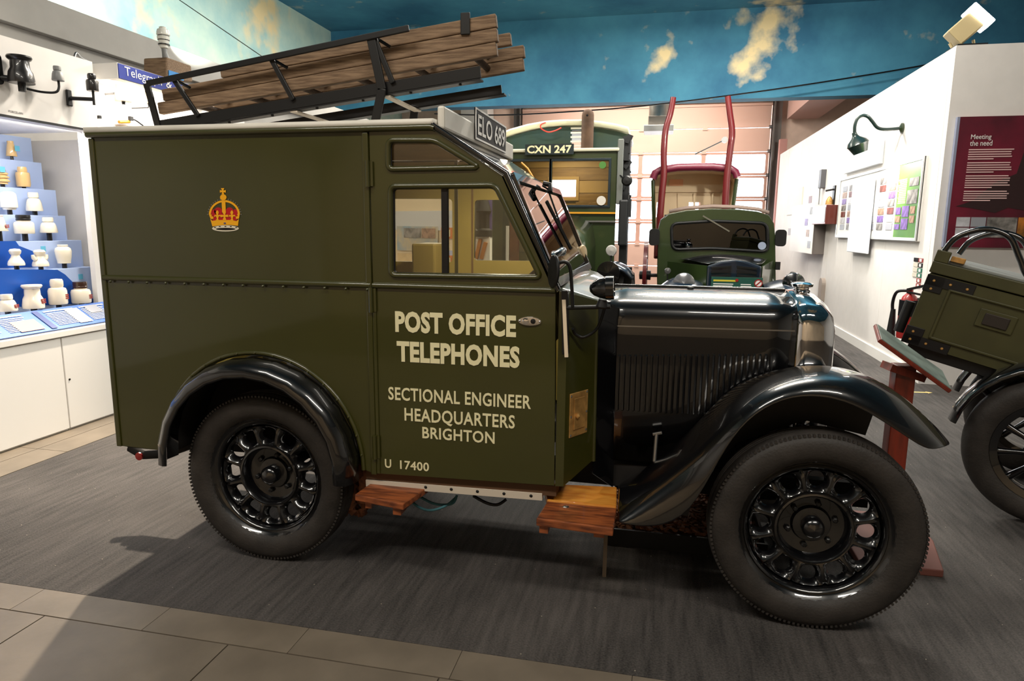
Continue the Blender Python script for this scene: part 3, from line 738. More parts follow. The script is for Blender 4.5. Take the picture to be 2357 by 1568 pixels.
# ---- brass flap on the scuttle
def sc(u, z, o=0.0):   # point on the angled scuttle panel
    a = Vector((1.176, 0.003, 0)); b = Vector((1.264, 0.15, 0)); n_ = Vector((0.147, -0.088, 0)).normalized()
    p = a + (b - a) * u + n_ * o; return Vector((p.x, p.y, z))
def scplate(u0, u1, z0, z1, o, t):
    a = sc(0, 0); b = sc(1, 0); d = (b - a)
    n_ = Vector((0.147, -0.088, 0)).normalized()
    return mb().plate([(u0, z0), (u1, z0), (u1, z1), (u0, z1)], [], a + n_ * o, d, (0, 0, 1), n_ * t)
bf = scplate(0.12, 0.72, 0.592, 0.752, 0.004, 0.004).build('fuel_flap_plate', brass, van, bevel=0.002)
scplate(0.24, 0.60, 0.618, 0.732, 0.008, 0.004).build('fuel_flap', brass, bf, bevel=0.002)
mb().lathe([(0.008, 0), (0.01, 0.006), (0, 0.012)], sc(0.33, 0.668, 0.012), (0.147, -0.088, 0), 12).build('flap_knob', brass, bf, smooth=50)
for u, z in ((0.16, 0.60), (0.68, 0.605), (0.16, 0.742), (0.68, 0.745), (0.16, 0.668), (0.68, 0.672)):
    mb().lathe([(0.005, 0), (0, 0.003)], sc(u, z, 0.008), (0.147, -0.088, 0), 8).build('flap_screw', steel, bf)
# ---- semaphore indicator, side lamp, mirror
sem = mb().beam(onY(1301, 668, -0.02), onY(1302, 815, -0.02), 0.028, 0.022, up=(1, 0, 0)).build('indicator_housing', blacks, van, bevel=0.003)
mb().beam(onY(1298, 690, -0.036), onY(1304, 822, -0.036), 0.010, 0.012, up=(1, 0, 0)).build('indicator_arm', mat('ivory plastic', (222, 204, 178), 0.4), sem)
rod = mb().tube([onY(1300, 709, -0.03), onY(1405, 706, -0.03)], 0.007, 8).build('lamp_bracket', blacks, van, smooth=60)
mb().tube([onY(1385, 706, -0.03), onY(1388, 690, -0.03)], [0.02, 0.014], 12).build('lamp_stem', blacks, rod, smooth=50)
lc = onY(1388, 663, -0.03)
mb().lathe([(0, -0.045), (0.012, -0.042), (0.024, -0.03), (0.033, -0.01), (0.037, 0.008), (0.039, 0.01), (0.039, 0.036), (0.034, 0.037), (0.033, 0.034), (0, 0.034)], lc, (1, 0, 0.06), 24).build('side_lamp', black, rod, smooth=40)
mir = mb().lathe([(0, -0.012), (0.03, -0.010), (0.052, -0.004), (0.056, 0.002), (0.052, 0.006), (0, 0.006)], onY(1275, 625, -0.06), (-0.90, -0.42, 0.05), 24).build('wing_mirror', blacks, van, smooth=40)
mb().tube(smoothpath([onY(1280, 608, -0.05), onY(1300, 603, -0.05), onY(1312, 616, -0.045), onY(1316, 660, -0.04), onY(1318, 706, -0.035)], 5), 0.006, 8).build('mirror_arm', blacks, mir, smooth=60)
mb().tube(smoothpath([onY(1392, 708, -0.02), onY(1375, 755, 0.02), onY(1345, 776, 0.03), onY(1325, 770, 0.02), onY(1318, 757, 0.0)], 5), 0.005, 8).build('lamp_cable', blacks, van, smooth=60)
fm = mb().lathe([(0, -0.012), (0.03, -0.010), (0.052, -0.004), (0.056, 0.002), (0.052, 0.006), (0, 0.006)], onY(1340, 590, 1.05), (-0.95, 0.3, 0.05), 24).build('wing_mirror', mat('mirror back cream', (226, 196, 150), 0.4), van, smooth=40)
mb().tube([onY(1340, 600, 1.06), onY(1350, 640, 1.06), onY(1345, 668, 1.06)], 0.006, 8).build('mirror_arm', blacks, fm, smooth=60)
# headlamps on the far and near side of the radiator
for p in (onY(1890, 816, 0.90),):
    mb().lathe([(0, -0.09), (0.03, -0.085), (0.06, -0.05), (0.075, 0.0), (0.078, 0.02), (0.074, 0.025), (0, 0.03)], p, (1, 0, 0), 24).build('headlamp', black, van, smooth=50)
    mb().tube([p + Vector((0, 0, -0.07)), p + Vector((0, -0.05, -0.3))], 0.012, 8).build('headlamp_stalk', blacks, van)
# side catch on the bonnet
ct = mb().tube([onY(1511, 1000, 0.24), onY(1506, 1062, 0.22)], 0.008, 8).build('bonnet_catch', steel, van, smooth=60)
mb().beam(onY(1502, 1000, 0.24), onY(1524, 996, 0.24), 0.012, 0.012).build('catch_handle', steel, ct, bevel=0.003)
mb().tube(smoothpath([onY(1505, 1062, 0.22), onY(1515, 1074, 0.21), onY(1540, 1062, 0.2)], 4), 0.006, 8).build('catch_hook', blacks, ct, smooth=60)
# ---- cab
sw = Vector((0.98, 0.33, 1.10)); nrm = Vector((-0.72, 0, 0.69)); e1 = Vector((0, 1, 0)); e2 = Vector((0.69, 0, 0.72))
swo = mb().tube([sw + (e1 * math.cos(a) + e2 * math.sin(a)) * 0.19 for a in [2 * pi * k / 40 for k in range(40)]], 0.013, 10, closed=True).build('steering_wheel', black, van, smooth=60)
for a in (0.5, 2.6, 4.7):
    mb().tube([sw - nrm * 0.03, sw + (e1 * math.cos(a) + e2 * math.sin(a)) * 0.185], 0.008, 6).build('wheel_spoke', blacks, swo)
mb().tube([sw - nrm * 0.02, sw - nrm * 0.5], 0.018, 8).build('steering_column', blacks, swo)
mb().bb(0.5, 0.9, 0.1, 0.5, 0.43, 0.72).build('driver_seat', mat('brown seat leather', (70, 46, 30), 0.6), van, bevel=0.03)
mb().bb(0.46, 0.54, 0.1, 0.5, 0.7, 1.05).build('seat_back', MATS['brown seat leather'], van, bevel=0.03)
mb().bb(0.30, 0.42, 0.85, 1.06, 0.43, 1.24).build('interior_locker', mat('yellow locker paint', (150, 132, 70), 0.5), van, bevel=0.01)
mb().bb(1.08, 1.13, 0.05, 1.05, 0.92, 1.10).build('dashboard', interior, van, bevel=0.01)
mb().box((0.97, 0.42, 1.44), (0.02, 0.05, 0.03)).build('interior_mirror', blacks, van)
# ---- crown emblem
def EP(cx, cy): v = onY(440 + cx / 10.456, 410 + cy / 10.456, 0.0); return (v.x, v.z)
gold = mat('gold paint', (232, 164, 16), 0.45); ruby = mat('crimson paint', (176, 12, 24), 0.45); ermine = mat('ermine paint', (214, 206, 184), 0.5); jewel = mat('blue jewel paint', (60, 70, 130), 0.5)
emb = mb()
def eflat(b, pts, lift): b.plate([EP(*p) for p in pts], [], (0, -lift, 0), X1, Z1, (0, -0.0006, 0))
def ell(cx, cy, rx, ry, n=20, a0=0, a1=360): return [(cx + rx * math.cos(math.radians(a0 + (a1 - a0) * k / n)), cy + ry * math.sin(math.radians(a0 + (a1 - a0) * k / n))) for k in range(n if a1 - a0 == 360 else n + 1)]
g = mb()
def arcband(cx, cy, rx, ry, w, a0, a1, n=14):
    o_ = [(cx + rx * math.cos(math.radians(a0 + (a1 - a0) * k / n)), cy + ry * math.sin(math.radians(a0 + (a1 - a0) * k / n))) for k in range(n + 1)]
    i_ = [(cx + (rx - w) * math.cos(math.radians(a0 + (a1 - a0) * k / n)), cy + (ry - w) * math.sin(math.radians(a0 + (a1 - a0) * k / n))) for k in range(n + 1)]
    return o_ + i_[::-1]
eflat(g, arcband(805, 890, 375, 360, 48, 182, 270), 0.001)
eflat(g, arcband(805, 890, 375, 360, 48, 270, 358), 0.001)
eflat(g, [(740, 540), (832, 540), (842, 830), (755, 830)], 0.0016)
eflat(g, ell(782, 465, 78, 72), 0.002)
eflat(g, [(725, 243), (805, 243), (785, 300), (842, 288), (842, 352), (788, 340), (805, 392), (742, 392), (758, 340), (700, 352), (700, 288), (755, 300)], 0.0018)
eflat(g, [(470, 985), (520, 1030), (660, 1010), (800, 1010), (960, 1010), (1100, 1035), (1155, 985), (1135, 1150), (960, 1130), (800, 1130), (640, 1145), (520, 1165)], 0.0016)
for cx in (640, 990):
    eflat(g, [(cx - 12, 780), (cx + 12, 780), (cx + 34, 830), (cx + 14, 890), (cx + 70, 885), (cx + 90, 930), (cx + 40, 915), (cx + 20, 970), (cx + 35, 1020), (cx - 40, 1020), (cx - 10, 970), (cx - 40, 915), (cx - 75, 940), (cx - 70, 890), (cx - 16, 890), (cx - 40, 830)], 0.002)
eflat(g, [(760, 818), (850, 818), (825, 890), (900, 880), (900, 940), (830, 930), (860, 1015), (770, 1015), (795, 930), (720, 945), (720, 885), (800, 890)], 0.0022)
eflat(g, [(440, 880), (510, 880), (500, 920), (545, 930), (545, 985), (480, 985)], 0.002)
eflat(g, [(1180, 865), (1115, 865), (1130, 915), (1085, 930), (1090, 985), (1160, 975)], 0.002)
em = g.build('crown_emblem', gold, bs)
r_ = mb()
for cx, cy, rx, ry in ((545, 840, 60, 85), (655, 800, 95, 95), (930, 800, 95, 95), (1075, 835, 65, 90)): eflat(r_, ell(cx, cy, rx, ry), 0.0006)
eflat(r_, [(500, 850), (1120, 850), (1110, 1020), (520, 1030)], 0.0004)
r_.build('crown_cap', ruby, bs)
w_ = mb(); eflat(w_, ell(832, 1212, 322, 74, 28), 0.0012); w_.build('ermine_band', ermine, bs)
k_ = mb()
for cx in (700, 835, 965, 585, 1095): eflat(k_, ell(cx, 1163 + (22 if cx in (585, 1095) else 0), 24, 9, 8), 0.0026)
eflat(k_, ell(840, 1225, 235, 26, 20), 0.0022)
k_.build('ermine_spots', platem, bs)
eflat_j = mb(); eflat(eflat_j, ell(822, 1087, 28, 18, 12), 0.003); eflat_j.build('crown_jewel', jewel, bs)
p_ = mb()
for i in range(9):
    for sgn in (-1, 1):
        a = math.radians(270 + sgn * (14 + 9.2 * i)); eflat(p_, ell(805 + 400 * math.cos(a), 890 + 388 * math.sin(a), 17, 15, 8), 0.001)
p_.build('crown_pearls', steel, bs)

# made-up cab lamp with its own light, added to brighten the interior
cl0 = mb().lathe([(0.05, 0), (0.045, -0.015), (0.02, -0.025), (0, -0.026)], (0.78, 0.6, 1.60), (0, 0, 1), 20).build('added_cab_lamp', mat('added lamp opal', (255, 236, 200), 0.4, emit=3.0), van, smooth=50)
area('added_cab_fill', (0.78, 0.6, 1.565), (0.78, 0.7, 0.8), 0.12, 0.12, 4, (1, 0.9, 0.72))
# ================================================================== roof rack (part of the van) and ladders
def rz(x): return 1.772 + 0.1166 * x
rk = mb().beam((-0.53, 0.20, rz(-0.53)), (0.82, 0.20, rz(0.82)), 0.008, 0.04).beam((-0.53, 0.22, rz(-0.53) - 0.024), (0.82, 0.22, rz(0.82) - 0.024), 0.045, 0.006).build('roof_rack', blacks, van)
mb().beam((-0.53, 0.53, rz(-0.53)), (0.82, 0.53, rz(0.82)), 0.008, 0.04).beam((-0.53, 0.51, rz(-0.53) - 0.024), (0.84, 0.51, rz(0.84) - 0.024), 0.045, 0.006).build('rack_rail', blacks, rk)
rub = lambda x: 1.945 + 0.137 * x
mb().beam((-0.545, 0.18, rub(-0.545)), (0.56, 0.18, rub(0.56)), 0.010, 0.023).build('rack_rail', blacks, rk, bevel=0.003)
for (xa, xb) in ((-0.43, -0.33), (0.0, 0.085), (0.42, 0.49)):
    mb().beam((xa, 0.19, rub(xa)), (xb, 0.19, rz(xb) + 0.01), 0.010, 0.020, up=(1, 0, 0)).build('rack_strut', blacks, rk, bevel=0.003)
    mb().beam((xa, 0.19, rub(xa)), (xa + 0.05, 0.222, rub(xa) - 0.03), 0.008, 0.008, up=(1, 0, 0)).build('rack_brace', blacks, rk)
mb().beam((-0.545, 0.18, rub(-0.545)), (-0.52, 0.20, 1.69), 0.010, 0.026, up=(1, 0, 0)).build('rack_leg', blacks, rk)
mb().beam((-0.52, 0.53, rz(-0.52)), (-0.52, 0.53, 1.68), 0.010, 0.026, up=(1, 0, 0)).build('rack_leg', blacks, rk)
mb().beam((0.41, 0.185, rub(0.41)), (0.45, 0.185, 1.815), 0.010, 0.034, up=(1, 0, 0)).beam((0.45, 0.185, 1.82), (0.415, 0.185, 1.685), 0.010, 0.034, up=(1, 0, 0)).build('rack_leg', blacks, rk, bevel=0.003)
mb().beam((0.45, 0.53, 1.82), (0.42, 0.55, 1.68), 0.010, 0.034, up=(1, 0, 0)).build('rack_leg', blacks, rk, bevel=0.003)
for x in (-0.5, 0.08, 0.46):
    mb().beam((x, 0.2, rz(x) - 0.03), (x, 0.53, rz(x) - 0.03), 0.03, 0.006, up=(0, 0, 1)).build('rack_crossbar', alu, rk)
for k in range(7):
    x = -0.4 + 0.19 * k
    mb().lathe([(0.006, 0), (0.005, 0.005), (0, 0.006)], (x, 0.215, rz(x) - 0.027), (0, 0, -1), 8).build('rack_bolt', blacks, rk)
lad = [((-0.545, 1.785), (0.87, 1.952), 'lowest wooden ladder section resting on the black roof rack rails'),
       ((-0.52, 1.835), (0.872, 2.000), 'middle wooden ladder section of the stack on the roof rack'),
       ((-0.25, 1.915), (0.868, 2.048), 'topmost shorter wooden ladder section of the stack on the roof rack')]
for i, (a, b, lb) in enumerate(lad):
    t = thing('ladder', ((a[0] + b[0]) / 2, 0.37, (a[1] + b[1]) / 2 - 0.03), lb, 'ladder', 'ladder sections on the van roof rack')
    A = Vector((a[0], 0.245, a[1])); B = Vector((b[0], 0.245, b[1])); off = Vector((0.05 if i < 2 else 0.0, 0.24, 0.0))
    mb().beam(A, B, 0.028, 0.046).build('stile', wood, t, bevel=0.004)
    mb().beam(A + off, B + off, 0.028, 0.046).build('stile', wood, t, bevel=0.004)
    n = 6
    for k in range(n):
        P = A.lerp(B, (k + 0.6) / n + 0.0)
        mb().tube([P, P + Vector((0, 0.24, 0))], 0.013, 8).build('rung', wooddark, t, smooth=60)
    if i == 2:
        P = A.lerp(B, 0.9)
        mb().box(P + Vector((0, -0.0185, 0.005)), (0.035, 0.008, 0.075)).build('ladder_bracket', blacks, t, bevel=0.003)

# ================================================================== left display bay
def depth(P): return (Vector(P) - CAM).dot(fw)
def msz(px, P): return px * depth(P) / F
YJ = onX(150, 880, -2.2).y
for y0, y1, lb in ((-0.9, YJ - 0.0015, 'white display cupboard base under the left end of the blue caption panel'), (YJ + 0.0015, 2.1, 'white display cupboard base beside the van, its keyhole next to the joint')):
    t = thing('display_cupboard', (-2.5, (y0 + y1) / 2, 0), lb, 'cabinet', 'white cupboards under the insulator display')
    mb().bb(-3.19, -2.215, y0, y1, 0.0, 0.61).build('body', white, t)
    mb().bb(-2.215, -2.197, y0 + 0.003, y1 - 0.003, 0.015, 0.605).build('door', white, t, bevel=0.002)
    yk = y0 + 0.03
    mb().lathe([(0.008, 0), (0.006, 0.003), (0, 0.003)], (-2.197, yk, 0.33), (1, 0, 0), 12).build('keyhole', blacks, t)
wt = tag(mb().bb(-3.19, -2.185, -0.9, 2.095, 0.611, 0.65).build('worktop', white, None, bevel=0.004), 'white worktop ledge along the insulator display cupboards', 'worktop')
# sloping caption panel
pA, pB = Vector((-2.19, -0.88, 0.664)), Vector((-2.36, -0.88, 0.775)); sl = (pB - pA); sll = sl.length; sl.normalize()
pblue = mat('caption blue print', (64, 104, 178), 0.4); pdark = mat('caption dark print', (34, 58, 116), 0.4)
cpn = thing('reading_rail', (-2.33, 0.6, 0.65), 'long sloping blue caption panel with white text in front of the stepped insulator display', 'info panel')
mb().plate([(-0.88, 0), (2.05, 0), (2.05, sll), (-0.88, sll)], [], (pA.x, 0, pA.z), (0, 1, 0), sl, Vector((sl.z, 0, -sl.x)) * -0.008).build('panel_board', pblue, cpn)
mb().xz([(-2.19, 0.6505), (-2.36, 0.6505), (-2.36, 0.76), (-2.19, 0.652)], -0.88, 2.05).build('panel_support', white, cpn)
txt = mb(); nrm_ = Vector((-sl.z, 0, sl.x)) * -1
def cap(y, s, o=0.0015): return Vector((pA.x, y, pA.z)) + sl * s + Vector((-sl.z, 0, sl.x)) * -o
def capq(b, y0, y1, s0, s1, o=0.002):
    vs = [cap(y0, s0), cap(y1, s0), cap(y1, s1), cap(y0, s1)]
    n_ = Vector((sl.z * -1, 0, sl.x)); n_ = n_ if n_.z > 0 else -n_
    b.add([v + n_ * 0.003 for v in vs], [(0, 1, 2, 3)])
for y0, w in ((0.62, 0.26), (0.92, 0.18), (1.25, 0.22), (1.52, 0.2)):
    capq(txt, y0, y0 + w, 0.168, 0.178)
    for k in range(9):
        capq(txt, y0, y0 + w * random.uniform(0.75, 1.0), 0.148 - k * 0.0145, 0.148 - k * 0.0145 + 0.006)
o = txt.build('caption_text', white, cpn); o['kind'] = 'stuff'
for y0, y1, s0, s1, m_ in ((0.98, 1.14, 0.02, 0.12, mat('pink diagram', (178, 122, 116), 0.5)), (1.40, 1.50, 0.02, 0.17, ivory), (1.18, 1.22, 0.01, 0.19, pdark), (1.56, 1.66, 0.10, 0.18, mat('grey photo', (150, 152, 160), 0.5))):
    b = mb(); capq(b, y0, y1, s0, s1); b.v = [v + Vector((0, 0, 0.001)) for v in b.v]; b.build('caption_picture', m_, cpn)
# stepped display
sdm = mat('pale blue laminate', (172, 190, 226), 0.5); sdd = mat('deep blue print', (12, 74, 164), 0.45)
sd = thing('stepped_display', (-2.75, 1.1, 0.65), 'pale blue stepped pyramid stand with a dark blue wave, holding insulators', 'display stand')
TX = [-2.48 - 0.108 * k for k in range(6)]
TC = [onX(a, b, TX[k]) for k, (a, b) in enumerate(((217, 614), (187, 553), (150, 497), (128, 438), (95, 375), (68, 290)))]
ZT = [min(p.z, 1.925) for p in TC]
z0 = 0.652
for k in range(6):
    ye = TC[k].y; yl = 1.05 - (ye - 1.05)
    mb().bb(-3.18, TX[k], yl, ye, z0, ZT[k]).build('display_step', sdm, sd, bevel=0.002); z0 = ZT[k]
def tq(px, py, k): return onX(px, py, TX[k] + 0.0015)
def wave(k, pts):
    P = [tq(a, b, k) for a, b in pts]
    mb().plate([(p.y, p.z) for p in P], [], (TX[k], 0, 0), (0, 1, 0), (0, 0, 1), (0.0015, 0, 0)).build('wave_print', sdd, sd)
wave(0, [(-60, 712), (-60, 620), (132, 621), (150, 632), (180, 662), (222, 694), (222, 697)])
wave(1, [(-60, 619), (-60, 556), (36, 555), (44, 566), (80, 580), (96, 592), (112, 614)])
for k, (px, py) in ((0, (186, 637)), (1, (100, 573)), (3, (6, 390)), (4, (40, 342))):
    p = onX(px, py, TX[min(k, 5)] + 0.002); w = 0.018
    mb().bb(TX[min(k, 5)], TX[min(k, 5)] + 0.002, p.y - w, p.y + w, p.z - w, p.z + w).build('number_label', mat('teal label', (96, 176, 206), 0.5), sd)
# bay walls, header and light
struct(mb().bb(-3.3, -3.2, -0.95, 2.14, 0, 1.95).build('wall_display_back', wallw))
struct(mb().bb(-3.2, -2.42, 2.1, 2.14, 0, 1.93).build('wall_display_end', wallw))
hd = struct(mb().bb(-3.3, -2.25, -0.95, 1.735, 1.93, 2.375).build('wall_display_header', wallw))
mb().bb(-2.26, -2.245, -0.95, 1.735, 1.922, 1.935).build('header_edge_strip', blacks, hd)
struct(mb().bb(-2.42, -2.38, 1.735, 3.6, 0, 2.375).build('wall_display_side', wallw))
area('display_case_tube', (-2.36, 0.9, 1.91), (-2.75, 0.9, 1.2), 1.6, 0.05, 13, (1, 0.95, 0.88))
sg = thing('bay_sign', (-2.2, 2.2, 2.26), 'white fascia box with a blue Telegraph and Telephone sign face', 'sign')
mb().bb(-2.37, -2.1, 1.78, 3.0, 2.275, 2.375).build('sign_box', white, sg)
mb().bb(-2.1, -2.094, 1.785, 3.0, 2.278, 2.372).build('sign_face', mat('royal blue sign', (30, 48, 140), 0.4), sg)
for w_t, ya, yb, za, h_ in (('Telegraph', 1.835, 2.18, 2.288, 0.075), ('&', 2.225, 2.285, 2.303, 0.058), ('Telephone', 2.33, 2.70, 2.288, 0.075)):
    text('sign_lettering', w_t, white, sg, (-2.0935, ya, za), (0, 1, 0), Z1, yb - ya, h_)
text('header_note', 'PORCELAIN', greyp, hd, onX(20, 258, -2.2495), (0, 1, 0), Z1, 0.09, 0.012)
# insulators
PROF = {
 'cone': [(0.0, 1.0), (0.55, 0.99), (0.6, 0.93), (0.55, 0.86), (0.62, 0.8), (1.0, 0.03), (0.97, 0), (0.8, 0.0)],
 'bottle': [(0, 1.0), (0.62, 0.98), (0.72, 0.8), (0.66, 0.74), (0.95, 0.70), (1.0, 0.6), (1.0, 0.12), (0.92, 0), (0.7, 0)],
 'ribbed': [(0, 1.0), (0.5, 0.98), (0.62, 0.86), (0.5, 0.8), (0.85, 0.7), (0.85, 0.62), (0.6, 0.58), (0.95, 0.46), (0.95, 0.4), (0.65, 0.36), (1.0, 0.22), (1.0, 0.16), (0.7, 0.12), (0.7, 0)],
 'bell': [(0, 1.0), (0.58, 0.99), (0.62, 0.9), (0.62, 0.72), (0.52, 0.68), (0.72, 0.62), (0.86, 0.45), (1.0, 0.06), (0.96, 0), (0.7, 0)],
 'neck': [(0, 1.0), (0.55, 0.97), (0.72, 0.86), (0.66, 0.72), (0.48, 0.6), (0.55, 0.48), (0.9, 0.25), (1.0, 0.1), (0.98, 0), (0.6, 0)],
 'jar': [(0, 1.0), (0.6, 1.0), (0.64, 0.95), (0.58, 0.9), (0.9, 0.8), (1.0, 0.65), (0.92, 0.35), (0.8, 0.1), (0.78, 0.0), (0.5, 0)],
 'spool': [(0, 1.0), (0.9, 1.0), (0.95, 0.94), (0.88, 0.88), (0.7, 0.82), (0.72, 0.55), (0.9, 0.4), (1.0, 0.12), (0.98, 0), (0.6, 0)],
 'cap': [(0, 1.0), (0.6, 0.98), (0.7, 0.9), (0.7, 0.72), (0.62, 0.66), (0.9, 0.62), (1.0, 0.52), (1.0, 0.05), (0.95, 0), (0.7, 0)],
 'dome': [(0, 0.97), (0.55, 0.94), (0.85, 0.86), (0.95, 0.74), (1.0, 0.2), (0.98, 0.12), (0.8, 0.1), (0.72, 0.0), (0.5, 0)],
}
INS = [
 (27, 325, 360, 372, 11, 'cone', buff, 5, 'buff conical insulator alone on the highest visible step'),
 (6, 388, 424, 430, 15, 'ribbed', buff, 4, 'buff ribbed insulator on the second step from the top'),
 (55, 384, 430, 432, 14, 'bottle', buff, 4, 'buff bottle-shaped insulator beside the ribbed one'),
 (22, 439, 483, 491, 17, 'dome', ivory, 3, 'ivory domed cylinder insulator on the third step'),
 (80, 443, 486, 492, 17, 'bell', ivory, 3, 'ivory bell insulator with a wide collar on the third step'),
 (-2, 494, 532, 550, 18, 'cone', ivory, 2, 'ivory cone insulator with red lettering at the frame edge'),
 (57, 495, 538, 550, 20, 'cap', ivory, 2, 'ivory insulator with a dark notched cap on the fourth step'),
 (113, 500, 536, 550, 18, 'bell', ivory, 2, 'ivory tapered insulator with a small rim on the fourth step'),
 (38, 572, 611, 622, 17, 'neck', ivory, 1, 'ivory waisted insulator against the dark blue wave'),
 (94, 574, 613, 619, 17, 'neck', ivory, 1, 'ivory insulator with two horn-like lugs on the fifth step'),
 (148, 563, 606, 616, 17, 'jar', ivory, 1, 'ivory jar-shaped insulator at the end of the fifth step'),
 (18, 677, 716, 719, 20, 'bell', ivory, 0, 'squat ivory insulator with red lettering on the lowest step'),
 (78, 655, 709, 712, 22, 'spool', ivory, 0, 'large ivory flared spool insulator on the lowest step'),
 (135, 641, 700, 704, 19, 'cap', ivory, 0, 'tall ivory capped insulator on the lowest step'),
 (188, 648, 697, 699, 20, 'cap', ivory, 0, 'ivory insulator with a brown threaded neck on the lowest step'),
]
for (cx, yt, yb, yp, hw, pf, m_, k, lb) in INS:
    X = TX[k] + 0.068
    b0 = onX(cx, yb, X); t0 = onX(cx, yt, X); h = t0.z - b0.z; r = msz(hw, b0)
    ledge = 0.652 if k == 0 else ZT[k - 1]
    t = thing('insulator', (b0.x, b0.y, ledge), lb, 'insulator', 'insulators on the stepped display')
    prof = [(a * r, q * h) for a, q in reversed(PROF[pf])]
    sh = mb().lathe(prof, b0, (0, 0, 1), 24).build('insulator_shell', m_, t, smooth=40)
    mb().tube([(b0.x, b0.y, ledge), (b0.x, b0.y, b0.z + 0.01)], max(0.006, r * 0.3), 10).build('insulator_pin', blackglaze, t, smooth=60)
    if 'dark notched' in lb or 'brown threaded' in lb:
        mm = blackglaze if 'dark' in lb else brownglaze
        mb().lathe([(0.72 * r, 0.70 * h), (0.74 * r, 0.78 * h), (0.70 * r, 0.8 * h), (0.74 * r, 0.9 * h), (0.70 * r, 1.0 * h), (0, 1.005 * h)], b0, (0, 0, 1), 24).build('insulator_cap', mm, t, smooth=40)
    if 'horn' in lb:
        for sgn in (-1, 1):
            mb().tube([b0 + Vector((0, sgn * r * 0.7, h * 0.4)), b0 + Vector((0, sgn * r * 0.95, h * 0.5)), b0 + Vector((0, sgn * r * 1.05, h * 0.68))], [r * 0.3, r * 0.28, r * 0.2], 8).build('lug', m_, t, smooth=60)
    if 'red lettering' in lb or k in (0,) and pf != 'bell':
        mk = mb()
        for q in range(3):
            a = Vector((r * 0.99, 0, 0)); zc = b0.z + h * (0.2 + 0.07 * q)
            mk.bb(b0.x + r * 0.9, b0.x + r * 0.985, b0.y + 0.1 * r, b0.y + 0.6 * r, zc, zc + 0.05 * h)
        mk.build('maker_mark', mat('red stamp', (150, 60, 50), 0.6), t)
# insulators bracketed to the header wall
def wall_ins(px, yt, yb, hw, pf, m_, X, lb, arm=None, wallX=-2.25):
    b0 = onX(px, yb, X); t0 = onX(px, yt, X); h = t0.z - b0.z; r = msz(hw, b0)
    t = thing('wall_insulator', (wallX, b0.y, b0.z), lb, 'insulator', 'insulators bracketed to the display wall')
    mb().lathe([(a * r, q * h) for a, q in reversed(PROF[pf])], b0, (0, 0, 1), 24).build('insulator_shell', m_, t, smooth=40)
    return t, b0, r, h
t, b0, r, h = wall_ins(50, 131, 192, 27, 'spool', blackglaze, -2.16, 'large black bell insulator on a black plate above the display')
mb().plate([(p[0], p[1]) for p in rounded(b0.y - 0.105, b0.y - 0.055, b0.z - 0.02, b0.z + h, 0.024)], [], (-2.25, 0, 0), (0, 1, 0), Z1, (0.03, 0, 0)).build('mounting_plate', blacks, t)
mb().tube([b0 + Vector((0, 0, 0.02)), b0 - Vector((0, 0, 0.045))], 0.02, 10).build('insulator_pin', blacks, t, smooth=60)
mb().tube([(-2.25, b0.y - 0.08, b0.z + 0.02), b0 + Vector((0, 0, 0.02))], 0.018, 8).build('bracket_arm', blacks, t, smooth=60)
t, b0, r, h = wall_ins(134, 153, 186, 13, 'bell', greyp, -2.12, 'small grey insulator on a curved black swan-neck bracket')
mb().tube(smoothpath([(-2.25, b0.y - 0.10, b0.z - 0.06), (-2.18, b0.y - 0.07, b0.z - 0.075), (-2.13, b0.y - 0.02, b0.z - 0.07), (-2.12, b0.y, b0.z - 0.04), b0 + Vector((0, 0, 0.01))], 5), 0.007, 8).build('bracket_arm', blacks, t, smooth=60)
t, b0, r, h = wall_ins(214, 170, 210, 13, 'cap', blackglaze, -2.12, 'narrow black insulator on a forked wall bracket near the corner')
mb().tube([b0, b0 - Vector((0, 0, 0.085))], 0.008, 8).build('insulator_pin', blacks, t, smooth=60)
mb().tube([(-2.25, b0.y - 0.06, b0.z - 0.05), b0 - Vector((0, 0, 0.05))], 0.012, 8).build('bracket_arm', blacks, t, smooth=60)
mb().bb(-2.25, -2.235, b0.y - 0.085, b0.y - 0.045, b0.z - 0.1, b0.z + 0.0).build('mounting_plate', blacks, t, bevel=0.006)
t, b0, r, h = wall_ins(284, 188, 234, 18, 'spool', mat('stone porcelain', (206, 194, 172), 0.35), -2.24, 'pale stoneware insulator with a wide flange on the brightly lit wall', wallX=-2.38)
mb().tube([(-2.38, b0.y, b0.z + h * 0.4), b0 + Vector((0, 0, h * 0.4))], 0.01, 8).build('bracket_arm', steel, t)
mb().tube([b0, b0 - Vector((0, 0, 0.02))], 0.012, 8).build('insulator_pin', blackglaze, t)
t, b0, r, h = wall_ins(341, 208, 238, 8, 'bell', buff, -2.24, 'yellow bell insulator with a hooked pin, partly behind the rack leg', wallX=-2.38)
mb().tube([(-2.38, b0.y, b0.z - 0.03), b0 - Vector((0, 0, 0.03)), b0], 0.006, 8).build('bracket_arm', blackglaze, t)
kt = thing('wire_tap', (-2.38, onX(300, 280, -2.34).y, onX(300, 280, -2.34).z), 'yellow and black wire connector with a bent cable on the lit wall', 'connector')
mb().tube([onX(274, 281, -2.35), onX(298, 280, -2.35)], 0.012, 8).build('connector_body', mat('amber plastic', (214, 150, 40), 0.4), kt, smooth=60)
mb().tube(smoothpath([onX(296, 275, -2.35), onX(310, 276, -2.34), onX(330, 290, -2.34), onX(345, 302, -2.34)], 5), 0.006, 8).build('cable', blacks, kt, smooth=60)
mb().box(onX(301, 273, -2.34), (0.02, 0.03, 0.03)).build('clip', blacks, kt)
mb().bb(-2.38, -2.345, b0.y - 0.35, b0.y - 0.33, onX(285, 281, -2.36).z - 0.01, onX(285, 281, -2.36).z + 0.01).build('mounting_stub', blacks, kt)
